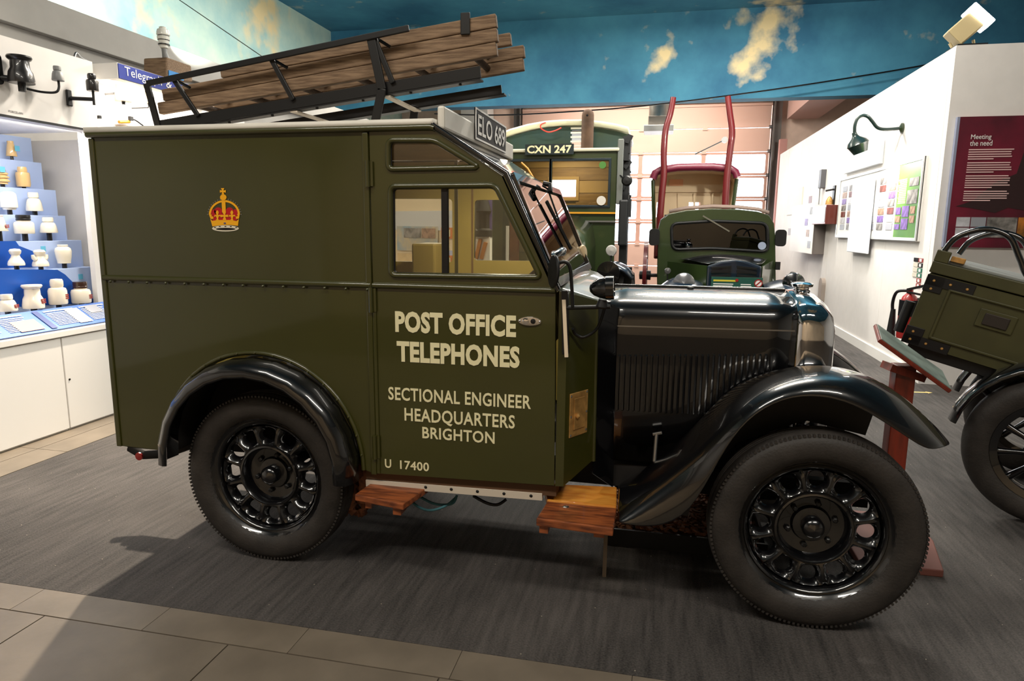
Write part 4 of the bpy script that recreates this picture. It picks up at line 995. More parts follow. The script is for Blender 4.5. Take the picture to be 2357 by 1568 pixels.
# striped insulator on the wooden block standing on the sign box
bk_ = thing('striped_insulator', (-2.2, onX(378, 180, -2.2).y, 2.376), 'tall striped white insulator on a weathered wooden pole top above the blue sign', 'insulator')
w0 = onX(392, 158, -2.2); ybk = w0.y
mb().plate([(onX(a, b, -2.2).y, max(2.377, onX(a, b, -2.2).z)) for a, b in ((362, 132), (420, 152), (424, 190), (362, 190))], [], (-2.32, 0, 0), (0, 1, 0), Z1, (0.2, 0, 0)).build('pole_top', wood, bk_, bevel=0.012)
b0 = onX(378, 112, -2.22); hh = onX(375, 62, -2.22).z - b0.z; r = msz(14.5, b0)
prof = [(0.5, 0.0), (0.62, 0.03), (0.66, 0.16), (0.6, 0.18), (0.76, 0.2), (0.82, 0.36), (0.7, 0.38), (0.9, 0.40), (0.95, 0.54), (0.78, 0.57), (1.0, 0.62), (1.0, 0.72), (0.86, 0.86), (0.5, 0.92), (0.56, 0.97), (0.4, 1.0), (0, 1.0)]
mb().lathe([(a * r, q * hh) for a, q in prof], b0, (0, 0, 1), 24).build('insulator_shell', mat('white glaze', (222, 222, 214), 0.3, coat=0.4), bk_, smooth=30)
for q in (0.18, 0.385, 0.58):
    mb().lathe([(0.7 * r, -0.004), (0.86 * r, -0.004), (0.86 * r, 0.004), (0.7 * r, 0.004)], b0 + Vector((0, 0, q * hh)), (0, 0, 1), 24).build('dark_ring', blackglaze, bk_, smooth=30)
mb().tube([b0 + Vector((0, 0, 0.01)), b0 - Vector((0, 0, 0.03)), onX(386, 150, -2.22)], [r * 0.45, r * 0.4, r * 0.75], 10).build('insulator_pin', greyp, bk_, smooth=60)
mb().plate([(onX(a, b, -2.095).y, onX(a, b, -2.095).z) for a, b in ((394, 161), (428, 172), (428, 186), (394, 176))], [], (-2.118, 0, 0), (0, 1, 0), Z1, (0.004, 0, 0)).build('blue_tag', mat('sky blue tag', (40, 130, 200), 0.4), bk_)
cl = onX(185, 132, -2.3)
tag(mb().tube(smoothpath([(cl.x, cl.y - 0.05, 2.376), cl + Vector((0, -0.03, 0.02)), cl + Vector((0, 0, 0.0)), cl + Vector((0, 0.05, -0.01)), (cl.x, cl.y + 0.07, 2.376)], 5), 0.008, 8).build('cable_clamp', steel, None, smooth=60), 'small grey metal clamp lying on top of the display header', 'clamp')
# stay wire
tag(mb().tube([onY(300, -76, 3.2), onY(413, 0, 3.2), onY(606, 132, 3.2), onY(660, 168, 3.2)], 0.004, 6).build('stay_wire', mat('wire', (70, 72, 66), 0.5), None), 'thin straight stay wire slanting down behind the roof rack', 'wire')
# ================================================================== right side
RX = 3.74
def wq(name, pts, X, th, m_, parent=None, bevel=0):
    P = [onX(a, b, X) for a, b in pts]
    return mb().plate([(p.y, p.z) for p in P], [], (X, 0, 0), (0, 1, 0), Z1, (th, 0, 0)).build(name, m_, parent, bevel=bevel)
def wrect(name, y0, y1, z0, z1, X, th, m_, parent=None, bevel=0):
    return mb().bb(X, X + th, y0, y1, z0, z1).build(name, m_, parent, bevel=bevel)
alf = mat('aluminium frame', (206, 208, 208), 0.3, metal=0.6)
def yz(px, py, X=RX): p = onX(px, py, X); return p.y, p.z
# poster board with the green and white posters
ya, zt = yz(2139, 358); _, zb = yz(2118, 556); yb_, _ = yz(1932, 520)
pb = thing('poster_board', (RX, (ya + yb_) / 2, zb), 'aluminium framed notice board with a green poster beside sheets of small photographs', 'notice board')
wrect('board_back', ya, yb_, zb, zt, RX - 0.03, 0.03, white, pb)
fr = mb().plate([(ya, zb), (yb_, zb), (yb_, zt), (ya, zt)], [[(ya + 0.03, zb + 0.03), (yb_ - 0.03, zb + 0.03), (yb_ - 0.03, zt - 0.03), (ya + 0.03, zt - 0.03)]], (RX - 0.04, 0, 0), (0, 1, 0), Z1, (0.02, 0, 0)).build('board_frame', alf, pb, bevel=0.003)
def cols(a, b, n): return [a + (b - a) * k / n for k in range(n + 1)]
yg = yz(2068, 500)[0]
gp = wrect('green_poster', ya + 0.03, yg, zb + 0.03, zt - 0.03, RX - 0.033, 0.003, mat('green print', (98, 148, 40), 0.45, col2=(58, 108, 34), vscale=1.2), pb)
ph = [mat('grey photo', (150, 152, 160), 0.5), mat('sepia photo', (150, 118, 96), 0.5, var=0.4, vscale=20), mat('violet photo', (112, 84, 150), 0.5, var=0.4, vscale=20), mat('mono photo', (120, 116, 112), 0.5, var=0.6, vscale=14), mat('brown photo', (110, 60, 52), 0.5, var=0.4, vscale=14), mat('pale photo', (190, 190, 196), 0.5, var=0.2, vscale=14)]
zs = cols(zb + 0.08, zt - 0.08, 7)
pw = (yg - ya - 0.03)
for i, (c0, c1, r0_, r1_, k) in enumerate(((0.06, 0.45, 5, 5.9, 3), (0.06, 0.5, 3.1, 4.6, 3), (0.1, 0.3, 2.0, 2.8, 1), (0.36, 0.66, 1.7, 2.9, 2), (0.72, 0.95, 2.0, 2.8, 2), (0.1, 0.3, 1.0, 1.8, 1), (0.36, 0.66, 0.3, 1.5, 2), (0.72, 0.95, 1.1, 1.8, 1), (0.72, 0.95, 0.3, 0.9, 2))):
    zz = lambda q: zs[0] + (zs[-1] - zs[0]) * q / 7
    wrect('photo', ya + 0.04 + pw * c0, ya + 0.04 + pw * c1, zz(r0_), zz(r1_), RX - 0.036, 0.003, ph[k], gp)
ln = mb()
for k in range(14):
    z = zs[0] + (zs[-1] - zs[0]) * (3.2 + k * 0.2) / 7
    ln.bb(RX - 0.0345, RX - 0.033, ya + 0.04 + pw * 0.56, ya + 0.04 + pw * random.uniform(0.85, 0.96), z, z + 0.012)
o = ln.build('poster_text', mat('pale green text', (190, 210, 140), 0.5), gp); o['kind'] = 'stuff'
rows_ = 7
for c in range(7):
    y0 = yg + 0.06 + c * (yb_ - yg - 0.12) / 7
    for r in range(rows_):
        if (c in (2, 3) and r > 1): continue
        z = zb + 0.1 + r * (zt - zb - 0.2) / rows_
        wrect('photo', y0, y0 + (yb_ - yg) / 7 * 0.62, z, z + (zt - zb) / rows_ * 0.62, RX - 0.034, 0.003, ph[(c * 3 + r * 5) % 6], pb)
# tall white panel hung over it
y0, z0 = yz(1996, 585, RX - 0.06); y1, _ = yz(1950, 585, RX - 0.06); _, z1 = yz(1998, 412, RX - 0.06)
tag(mb().bb(RX - 0.07, RX - 0.045, y0, y1, z0, z1).build('tall_panel', mat('pearl panel', (214, 218, 224), 0.3), None, bevel=0.006), 'tall narrow pearl white panel hung in front of the notice board', 'panel')
# white sign board
y0, zt2 = yz(2028, 322, RX - 0.04); y1, _ = yz(1942, 390, RX - 0.04); _, z0 = yz(2028, 375, RX - 0.04)
tag(mb().bb(RX - 0.04, RX, y0, y1, z0, zt2).build('blank_sign', mat('white board', (224, 228, 236), 0.5), None, bevel=0.004), 'blank white rectangular sign board high on the wall beside the lamp shade', 'sign')
# leaf panel with dark side and mahogany telephone box
y0, z0 = yz(1868, 585, RX - 0.16); y1, z1 = yz(1842, 440, RX - 0.16)
lp_ = thing('wall_display_case', (RX, (y0 + y1) / 2, z0), 'white poster leaf on a grey sided wall case below the wooden telephone box', 'display case')
z1 = yz(1868, 484, RX - 0.16)[1]
mb().bb(RX - 0.16, RX - 0.001, y0, y1, z0, z1).build('case_body', mat('grey case side', (120, 112, 108), 0.6), lp_)
mb().bb(RX - 0.166, RX - 0.16, y0 - 0.01, y1 + 0.5, z0, z1 + 0.1).build('poster_leaf', white, lp_)
for k in range(6):
    zz = z0 + 0.08 + 0.16 * k
    wrect('photo', y0 + 0.1 + 0.15 * (k % 3), y0 + 0.3 + 0.15 * (k % 3), zz, zz + 0.1, RX - 0.169, 0.003, ph[k], lp_)
y0, z0 = yz(1912, 516, RX - 0.1); y1, z1 = yz(1884, 476, RX - 0.1)
tb = thing('telephone_box', (RX, (y0 + y1) / 2, z0), 'small mahogany wall telephone box with a pale front', 'telephone')
mb().bb(RX - 0.17, RX - 0.001, y0, y1, z0, z1).build('box_body', mat('mahogany', (112, 46, 34), 0.4, coat=0.4), tb, bevel=0.004)
mb().bb(RX - 0.178, RX - 0.17, y0 + 0.02, y1 - 0.02, z0 + 0.03, z1 - 0.03).build('box_front', mat('pale dial face', (206, 214, 222), 0.4), tb)
p = onX(1912, 450, RX - 0.05)
bl = thing('wall_bell', (RX, p.y, p.z), 'small black and brass bell hook above the telephone box', 'bell')
mb().bb(RX - 0.02, RX, p.y - 0.05, p.y + 0.05, p.z - 0.12, p.z + 0.13).build('back_plate', blacks, bl)
mb().tube([(RX - 0.02, p.y, p.z + 0.08), (RX - 0.12, p.y, p.z + 0.06)], 0.012, 8).build('hook', blacks, bl)
mb().lathe([(0.05, 0), (0.045, 0.05), (0.02, 0.1), (0, 0.11)], (RX - 0.06, p.y, p.z - 0.12), (0, 0, 1), 16).build('bell_cup', brass, bl, smooth=40)
p = onX(1892, 412, RX - 0.04)
hk = thing('wall_switch', (RX, p.y, p.z), 'dark switch box with a hanging pull on the bright partition', 'switch')
mb().bb(RX - 0.07, RX, p.y - 0.07, p.y + 0.07, p.z - 0.13, p.z + 0.13).build('switch_box', mat('dark grey box', (84, 84, 88), 0.5), hk, bevel=0.006)
mb().tube([(RX - 0.05, p.y + 0.03, p.z - 0.13), (RX - 0.05, p.y + 0.03, p.z - 0.36)], 0.008, 6).build('pull_cord', greyp, hk)
# posters farther along
for pts, lb, m_ in ((((1845, 440), (1816, 440), (1816, 492), (1845, 492)), 'small poster with an orange corner near the far end of the partition', mat('cream poster', (230, 216, 196), 0.6, col2=(206, 196, 190), vscale=4)),
                    (((1840, 526), (1816, 526), (1816, 540), (1840, 540)), 'grey horizontal picture label near the far end of the partition', mat('grey label', (150, 142, 142), 0.6))):
    ys_ = [yz(*q)[0] for q in pts]; zz_ = [yz(*q)[1] for q in pts]
    tag(mb().bb(RX - 0.012, RX, min(ys_), max(ys_), min(zz_), max(zz_)).build('wall_poster', m_, None), lb, 'poster')
# oval wall vent / handle lower down
p = onX(1890, 672, RX - 0.03); h_ = yz(1890, 640)[1] - yz(1890, 705)[1]
tag(mb().plate(rounded(p.y - 0.1, p.y + 0.1, p.z - h_ / 2, p.z + h_ / 2, 0.09), [], (RX - 0.05, 0, 0), (0, 1, 0), Z1, (0.05, 0, 0)).build('wall_hatch', mat('taupe cover', (158, 146, 136), 0.6), None, bevel=0.01), 'taupe rounded upright cover low on the partition wall', 'cover')
# safety signs
ya_, za_ = yz(2126, 594); yb2, zb2 = yz(2098, 660)
ss = thing('safety_notice', (RX, ya_, zb2), 'red, green and black fire safety notices above the extinguisher', 'notice')
zc = cols(zb2, za_, 6); ym = (ya_ + yb2) / 2
for k in range(6):
    wrect('notice_cell', ya_, ym - 0.01, zc[k] + 0.005, zc[k + 1] - 0.005, RX - 0.006, 0.006, (red, red, mat('safety green', (24, 110, 84), 0.5), MATS['safety green'], platem, red)[k], ss)
for k in range(2, 6):
    wrect('notice_cell', ym, yb2, zc[k] + 0.005, zc[k + 1] - 0.005, RX - 0.006, 0.006, platem if k == 5 else mat('buff notice', (206, 200, 186), 0.6), ss)
wk = mb()
for k in range(6): wk.bb(RX - 0.008, RX - 0.006, ya_ + 0.02, ym - 0.04, (zc[k] + zc[k + 1]) / 2 - 0.012, (zc[k] + zc[k + 1]) / 2 + 0.012)
wk.build('notice_text', white, ss)['kind'] = 'stuff'
# fire extinguisher
p = onX(2087, 745, RX - 0.09); zt_ = onX(2092, 690, RX - 0.09).z; zb_e = onX(2083, 778, RX - 0.09).z
fe = thing('fire_extinguisher', (p.x, p.y, zb_e), 'red fire extinguisher with a black horn hung on the white partition', 'extinguisher')
mb().lathe([(0, 0), (0.07, 0), (0.075, 0.02), (0.075, zt_ - zb_e - 0.03), (0.055, zt_ - zb_e + 0.03), (0.025, zt_ - zb_e + 0.06), (0.025, zt_ - zb_e + 0.09), (0, zt_ - zb_e + 0.09)], (p.x, p.y, zb_e), (0, 0, 1), 24).build('cylinder', red, fe, smooth=40)
mb().lathe([(0.0755, 0), (0.0765, 0), (0.0765, 0.14), (0.0755, 0.14)], (p.x, p.y, zb_e + 0.2), (0, 0, 1), 24).build('label_band', platem, fe, smooth=40)
mb().beam((p.x - 0.02, p.y, zt_ + 0.09), (p.x + 0.06, p.y - 0.16, zt_ + 0.14), 0.025, 0.02).beam((p.x - 0.02, p.y, zt_ + 0.07), (p.x + 0.04, p.y - 0.16, zt_ + 0.06), 0.025, 0.015).build('lever', blacks, fe)
mb().tube(smoothpath([(p.x - 0.02, p.y + 0.02, zt_ + 0.08), (p.x - 0.08, p.y + 0.08, zt_ + 0.06), (p.x - 0.09, p.y + 0.13, zt_ - 0.04), (p.x - 0.08, p.y + 0.13, zt_ - 0.14)], 5), 0.014, 8).build('hose', blacks, fe, smooth=60)
mb().tube([(p.x - 0.08, p.y + 0.13, zt_ - 0.1), (p.x - 0.08, p.y + 0.13, zt_ - 0.42)], [0.02, 0.045], 14).build('horn', blacks, fe, smooth=60)
mb().bb(p.x + 0.07, RX, p.y - 0.03, p.y + 0.03, zb_e + 0.3, zb_e + 0.36).build('wall_bracket', blacks, fe)
# swan neck lamp
p0 = onX(2078, 295, RX); YL = p0.y
sn = thing('swan_neck_lamp', p0, 'dark green swan neck wall lamp with a skirted tin shade, lighting the partition', 'lamp')
mb().lathe([(0.05, 0), (0.05, 0.015), (0.02, 0.03), (0, 0.03)], p0, (-1, 0, 0), 16).build('wall_rose', green2, sn, smooth=40)
arm_ = smoothpath([onY(a, b, YL) for a, b in ((2076, 295), (2040, 298), (2020, 294), (2008, 280), (1998, 269), (1986, 266), (1974, 273), (1968, 288), (1967, 305))], 5)
mb().tube(arm_, 0.016, 10).build('lamp_arm', mat('dark lamp green', (22, 46, 42), 0.35, coat=0.4), sn, smooth=60)
q = onY(1968, 312, YL); ax = (onY(1981, 352, YL) - q).normalized()
S_ = msz(1, q)
mb().lathe([(0.0, -8 * S_), (5 * S_, -7 * S_), (6 * S_, 0), (9 * S_, 5 * S_), (20 * S_, 14 * S_), (24 * S_, 22 * S_), (22 * S_, 24 * S_), (15 * S_, 42 * S_), (14 * S_, 42 * S_), (20 * S_, 24 * S_), (0, 10 * S_)], q, ax, 28).build('lamp_shade', MATS['dark lamp green'], sn, smooth=35)
mb().lathe([(0, 0), (6 * S_, 4 * S_), (8 * S_, 12 * S_), (5 * S_, 20 * S_), (0, 22 * S_)], q + ax * 16 * S_, ax, 16).build('lamp_bulb', mat('bulb', (255, 240, 214), 0.4, emit=6.0), sn, smooth=60)
spot('swan_neck_bulb', q + ax * 44 * S_, (RX, YL - 0.1, 1.4), 72, 150, 0.7, 0.05, (1, 0.94, 0.86))
# floodlight on the wall top
qf = onY(2222, 84, 4.3)
fl = thing('floodlight', (qf.x, 4.3, 2.8), 'lit halogen floodlight clamped on the corner of the white partition', 'floodlight')
S_ = msz(1, qf)
c0 = onY(2205, 84, 4.3); c1 = onY(2250, 42, 4.3)
mb().beam(c0 - Vector((12 * S_, 0, 8 * S_)), c1, 44 * S_, 40 * S_, up=(0.3, -0.9, 0.4)).build('lamp_housing', mat('cream housing', (190, 172, 130), 0.5), fl, bevel=0.01)
dn = (c1 - c0).normalized()
mb().beam(c1 - dn * 10 * S_, c1 + dn * 12 * S_, 60 * S_, 46 * S_, up=(0.3, -0.9, 0.4)).build('lamp_glass', mat('floodlight glass', (255, 250, 240), 0.4, emit=14.0), fl, bevel=0.01)
mb().tube([c0 + Vector((-16 * S_, 0, -14 * S_)), onY(2195, 116, 4.3), onY(2225, 119, 4.3), onY(2243, 112, 4.3), onY(2240, 92, 4.3)], 0.012, 6).build('bracket', mat('cream housing', (190, 172, 130)), fl)
mb().bb(qf.x - 0.1, qf.x + 0.12, 4.16, 4.4, 2.795, 2.82).build('base_plate', blacks, fl)
spot('floodlight_beam', c1 + dn * 0.25, (2.2, 6.0, 4.77), 420, 165, 0.8, 0.1, (1, 0.97, 0.88))
# Meeting the need panel
MY = 4.105
mp_ = thing('exhibit_poster', (4.4, MY, 1.19), 'maroon display panel headed Meeting the need with a row of photographs', 'display panel')
x0 = onY(2205, 300, MY).x; ztp = onY(2205, 270, MY).z; zbp = onY(2190, 569, MY).z
mb().bb(x0, 5.2, MY - 0.02, MY + 0.015, zbp, ztp).build('panel_board', mat('maroon print', (112, 18, 44), 0.45, col2=(70, 14, 30), vscale=2.5), mp_)
mb().bb(x0 - 0.02, x0, MY - 0.02, MY + 0.015, zbp, ztp).build('panel_edge', mat('bluish edge', (140, 146, 170), 0.5), mp_)
def mt(px, py): return onY(px, py, MY - 0.021)
a = mt(2234, 324); b = mt(2281, 324); text('panel_title', 'Meeting', white, mp_, a, X1, Z1, b.x - a.x, onY(2234, 314, MY).z - a.z + 0.012)
a = mt(2232, 336); b = mt(2283, 336); text('panel_title', 'the need', white, mp_, a, X1, Z1, b.x - a.x, 0.042)
tl = mb(); gap = 0
zz = mt(2230, 346).z; xl = mt(2230, 346).x
for para, nlin in enumerate((5, 5, 6, 5)):
    for k in range(nlin):
        w = (0.33 if k < nlin - 1 else 0.2) * random.uniform(0.93, 1.0)
        tl.bb(xl, xl + w, MY - 0.022, MY - 0.0205, zz, zz + 0.0085); zz -= 0.0185
    zz -= 0.012
tl.build('panel_text', mat('rose text', (222, 186, 184), 0.5), mp_)['kind'] = 'stuff'
zp1 = mt(2200, 500).z; zp0 = mt(2200, 546).z
px_ = mt(2200, 520).x
for k, (w, m_) in enumerate(((0.10, 5), (0.11, 0), (0.22, 3), (0.24, 1), (0.24, 5))):
    if k < 2:
        for zz0, zz1 in ((zp0, (zp0 + zp1) / 2 - 0.004), ((zp0 + zp1) / 2 + 0.004, zp1)):
            mb().bb(px_, px_ + w, MY - 0.0225, MY - 0.0205, zz0, zz1).build('photo', ph[m_], mp_)
    else:
        mb().bb(px_, px_ + w, MY - 0.0225, MY - 0.0205, zp0, zp1).build('photo', ph[m_] if k != 3 else mat('orange photo', (196, 120, 40), 0.5, col2=(40, 50, 24), vscale=9), mp_)
    px_ += w + 0.008
def sil(pts): return [(mt(a, b).x, mt(a, b).z) for a, b in pts]
mb().xz(sil([(2200, 475), (2240, 462), (2290, 420), (2340, 400), (2357, 350), (2390, 350), (2390, 490), (2320, 478), (2290, 490), (2230, 478)]), MY - 0.0212, MY - 0.0203).build('silhouette_print', mat('dark print', (44, 22, 24), 0.5), mp_)
# ================================================================== two-wheeled trailer
TH = math.radians(-22)
uh = Vector((math.cos(TH), math.sin(TH), 0)); nh = Vector((-math.sin(TH), math.cos(TH), 0)); TP = Vector((3.13, 1.09, 0))
def onP(px, py, off=0.1):
    d = ray(px, py); return CAM + d * (((TP - CAM).dot(nh) + off) / d.dot(nh))
tr = thing('tool_trailer', TP + nh * 0.4, 'olive wooden tool trailer with black iron corners and spoked wheels, tipped towards its wheel', 'trailer')
o0 = onP(2076, 784); ax_u = (onP(2289, 850) - o0).normalized(); ax_v = nh.cross(ax_u); ax_v = ax_v if ax_v.z > 0 else -ax_v
Hb = (onP(2139, 628) - o0).dot(ax_v)
def T(u, v, w=0.0): return o0 + ax_u * u + ax_v * v + nh * w
def tbox(name, u0, u1, v0, v1, w0, w1, m_, parent=tr, bevel=0.004):
    return mb().plate([(u0, v0), (u1, v0), (u1, v1), (u0, v1)], [], o0 + nh * w0, ax_u, ax_v, nh * (w1 - w0)).build(name, m_, parent, bevel=bevel)
LB = 1.25
box = mb().plate([(0, 0), (LB, 0), (LB, Hb), (0.0, Hb)], [], o0, ax_u, ax_v, nh * 0.62).build('trailer_box', green2 if False else mat('worn olive paint', (64, 62, 32), 0.5, var=0.15, vscale=6), tr, bevel=0.005)
olv = MATS['worn olive paint']
tbox('lid', -0.005, LB, Hb + 0.005, Hb + 0.06, -0.01, 0.63, olv)
tbox('lid_top', 0.03, LB, Hb + 0.06, Hb + 0.075, 0.02, 0.6, mat('grey lid sheet', (132, 136, 134), 0.45))
tbox('end_post', -0.005, 0.055, Hb + 0.06, Hb + 0.115, -0.01, 0.05, olv)
tbox('brass_catch', 0.06, 0.12, Hb + 0.075, Hb + 0.1, 0.0, 0.05, brass)
for (u0, u1) in ((0.1, 0.52), (0.6, 1.15)):
    for r in ((u0, u1, 0.05, 0.062), (u0, u1, Hb - 0.06, Hb - 0.05), (u0, u0 + 0.012, 0.05, Hb - 0.05), (u1 - 0.012, u1, 0.05, Hb - 0.05)):
        tbox('panel_moulding', r[0], r[1], r[2], r[3], -0.012, 0.0, olv, box, 0.003)
pl_ = tbox('lock_plate', 0.25, 0.40, 0.17, 0.255, -0.01, 0, olv, box)
tbox('lock_hasp', 0.275, 0.375, 0.185, 0.24, -0.018, -0.01, mat('old iron', (58, 52, 48), 0.5, metal=0.5), box)
for (u0, u1, v0, v1) in ((-0.004, 0.2, Hb - 0.055, Hb - 0.005), (-0.004, 0.075, Hb - 0.085, Hb - 0.005), (-0.004, 0.2, -0.004, 0.045), (-0.004, 0.075, -0.004, 0.085)):
    tbox('iron_corner', u0, u1, v0, v1, -0.006, 0.0, blacks, box, 0.002)
for u, v in ((0.03, Hb - 0.03), (0.1, Hb - 0.03), (0.17, Hb - 0.03), (0.03, Hb - 0.07), (0.03, 0.02), (0.1, 0.02), (0.17, 0.02), (0.03, 0.06)):
    mb().lathe([(0.007, 0), (0.005, 0.004), (0, 0.005)], T(u, v, -0.006), -nh, 8).build('brass_stud', brass, box)
tbox('chassis_rail', 0.03, LB, -0.055, -0.002, 0.03, 0.09, blacks)
tbox('chassis_rail', 0.03, LB, -0.055, -0.002, 0.53, 0.59, blacks)
mb().tube([T(0.36, -0.05, 0.05), T(0.37, -0.10, 0.05), T(0.46, -0.15, 0.05)], 0.016, 8).build('stay_hook', blacks, tr, smooth=50)
mb().tube([T(-0.032, 0.19, 0.06), T(-0.032, 0.03, 0.06)], 0.024, 12).build('end_roller', blacks, tr, smooth=50)
for w in (0.02, 0.22):
    dpx = 0 if w < 0.1 else 0
    du = 0.0 if w < 0.1 else 0.06
    hr = smoothpath([T(0.02 + du, Hb + 0.11, w), T(0.05 + du, Hb + 0.19, w), T(0.14 + du, Hb + 0.25, w), T(0.24 + du, Hb + 0.24, w), T(0.31 + du, Hb + 0.16, w), T(0.37 + du, Hb + 0.09, w), T(0.46 + du, Hb + 0.078, w), T(0.7 + du, Hb + 0.085, w), T(1.1 + du, Hb + 0.085, w)], 6)
    mb().tube(hr, 0.014, 10).build('grab_rail', black, tr, smooth=60)
WC = onP(2345, 1210, 0.03); WC = Vector((WC.x, WC.y, 0.345)) + uh * 0.085
def wp(a, r, off=0.0): return WC + nh * off + (uh * math.cos(a) + Vector((0, 0, 1)) * math.sin(a)) * r
def trailer_wheel(off):
    c = WC + nh * off
    w = mb().lathe([(0.205, -0.02), (0.235, -0.03), (0.242, -0.02), (0.236, 0.0), (0.236, 0.05), (0.242, 0.07), (0.235, 0.08), (0.205, 0.07), (0.2, 0.025), (0.205, -0.02)], c, nh, 48); w.f = w.f[:-2]
    w = w.build('trailer_wheel', black, tr, smooth=40)
    ty = mb().lathe([(0.225, -0.02), (0.25, -0.035), (0.29, -0.042), (0.32, -0.032), (0.338, -0.012), (0.345, 0.01), (0.345, 0.045), (0.335, 0.065), (0.31, 0.085), (0.26, 0.088), (0.225, 0.07)], c, nh, 64); ty.f = ty.f[:-2]
    ty.build('tyre', rubber, w, smooth=40)
    for k in range(10):
        a = 2 * pi * k / 10 + 0.15
        mb().tube([wp(a, 0.05, off), wp(a, 0.13, off + 0.012), wp(a, 0.21, off + 0.022)], [0.02, 0.013, 0.018], 8).build('spoke', black, w, smooth=60)
    mb().lathe([(0, -0.05), (0.04, -0.045), (0.06, -0.02), (0.07, 0.06), (0, 0.06)], c, nh, 24).build('hub', black, w, smooth=40)
trailer_wheel(0.0); trailer_wheel(0.78)
mb().tube([WC, WC + nh * 0.8], 0.02, 10).build('axle', blacks, tr)
for w in (0.14, 0.64):
    mb().beam(WC + nh * w, Vector((WC.x, WC.y, 0.60)) + nh * w, 0.06, 0.06).build('axle_stay', blacks, tr)
for off in (0.0, 0.76):
    rows = []
    for k in range(15):
        a = math.radians(167 - 147 * k / 14)
        rows.append([wp(a, r, off + y) for y, r in ((0.10, 0.405), (0.05, 0.418), (0.0, 0.416), (-0.04, 0.405), (-0.055, 0.385))])
    mb().grid(rows).build('mudguard', black, tr, smooth=180, solid=0.005)
# ================================================================== lectern
lc_ = thing('lectern', (2.5, 0.82, 0), 'red stained wooden lectern with a sloping grey caption board', 'lectern')
redw = mat('red mahogany stain', (128, 42, 24), 0.4, col2=(96, 34, 22), vscale=6, stretch=(6, 6, 1), coat=0.3)
mb().bb(2.455, 2.53, 0.76, 0.84, 0.03, 0.77).build('post', redw, lc_, bevel=0.004)
mb().plate([(2.30, 0.467), (2.60, 0.468), (2.66, 0.74), (2.66, 1.0), (2.30, 1.0)], [], (0, 0, 0.0), X1, (0, 1, 0), (0, 0, 0.03)).build('base', mat('dull red base', (110, 66, 58), 0.6), lc_, bevel=0.004)
la = onY(2019, 787, 0.66); lb2 = onY(2184, 906, 0.66); lu = (lb2 - la).normalized(); ll = (lb2 - la).length; lv = onY(2009, 751, 0.88) - la; lw = lv.length; lv.normalize()
ln_ = lu.cross(lv).normalized(); ln_ = ln_ if ln_.z > 0 else -ln_
brd = mb().plate([(0, 0), (ll, 0), (ll, lw), (0, lw)], [], la, lu, lv, ln_ * 0.016).build('caption_board', redw, lc_, bevel=0.003)
mb().plate([(0.006, 0.006), (ll - 0.006, 0.006), (ll - 0.006, lw - 0.006), (0.006, lw - 0.006)], [], la + ln_ * 0.0165, lu, lv, ln_ * 0.003).build('caption_sheet', mat('grey caption sheet', (120, 134, 128), 0.35, var=0.25, vscale=12), brd)
mb().beam((2.42, 0.78, 0.765), (2.56, 0.8, 0.72), 0.09, 0.03).build('top_bracket', redw, lc_)
# yellow floor arrow
tag(mb().plate([(3.52, 3.745), (3.69, 3.765), (3.69, 3.745), (3.735, 3.785), (3.69, 3.815), (3.69, 3.795), (3.52, 3.775)], [], (0, 0, 0.0), X1, (0, 1, 0), (0, 0, 0.001)).build('floor_arrow', mat('yellow tape', (210, 188, 120), 0.6), None), 'pale yellow tape arrow stuck on the carpet behind the lectern', 'arrow')
# drip tray with husk under the van
dt = thing('drip_tray', (1.6, 0.7, 0), 'black drip tray filled with brown husk chips under the front of the van', 'tray')
tm = mb().bb(1.30, 1.95, 0.44, 0.98, 0.0, 0.008)
for x0, x1, y0, y1 in ((1.30, 1.95, 0.44, 0.45), (1.30, 1.95, 0.97, 0.98), (1.30, 1.31, 0.45, 0.97), (1.94, 1.95, 0.45, 0.97)): tm.bb(x0, x1, y0, y1, 0.008, 0.075)
tm.build('tray', blacks, dt)
hk_ = mb()
for i in range(900):
    x, y = random.uniform(1.32, 1.93), random.uniform(0.46, 0.96)
    z = 0.04 + 0.05 * max(0, 1 - abs(x - 1.6) / 0.35) * random.uniform(0.6, 1) + 0.02 * random.random()
    R = Matrix.Rotation(random.random() * 6.28, 3, 'Z') @ Matrix.Rotation(random.uniform(-0.8, 0.8), 3, 'X')
    hk_.box((x, y, z), (random.uniform(0.015, 0.035), 0.012, 0.006), R)
hk_.bb(1.311, 1.939, 0.451, 0.969, 0.009, 0.045)
hk_.build('husk_chips', mat('brown husk', (96, 56, 30), 0.9, var=0.4, vscale=50), dt)['kind'] = 'stuff'
# ================================================================== vehicles at the back
def qd(px, py, Y): v = onY(px, py, Y); return (v.x, v.z)
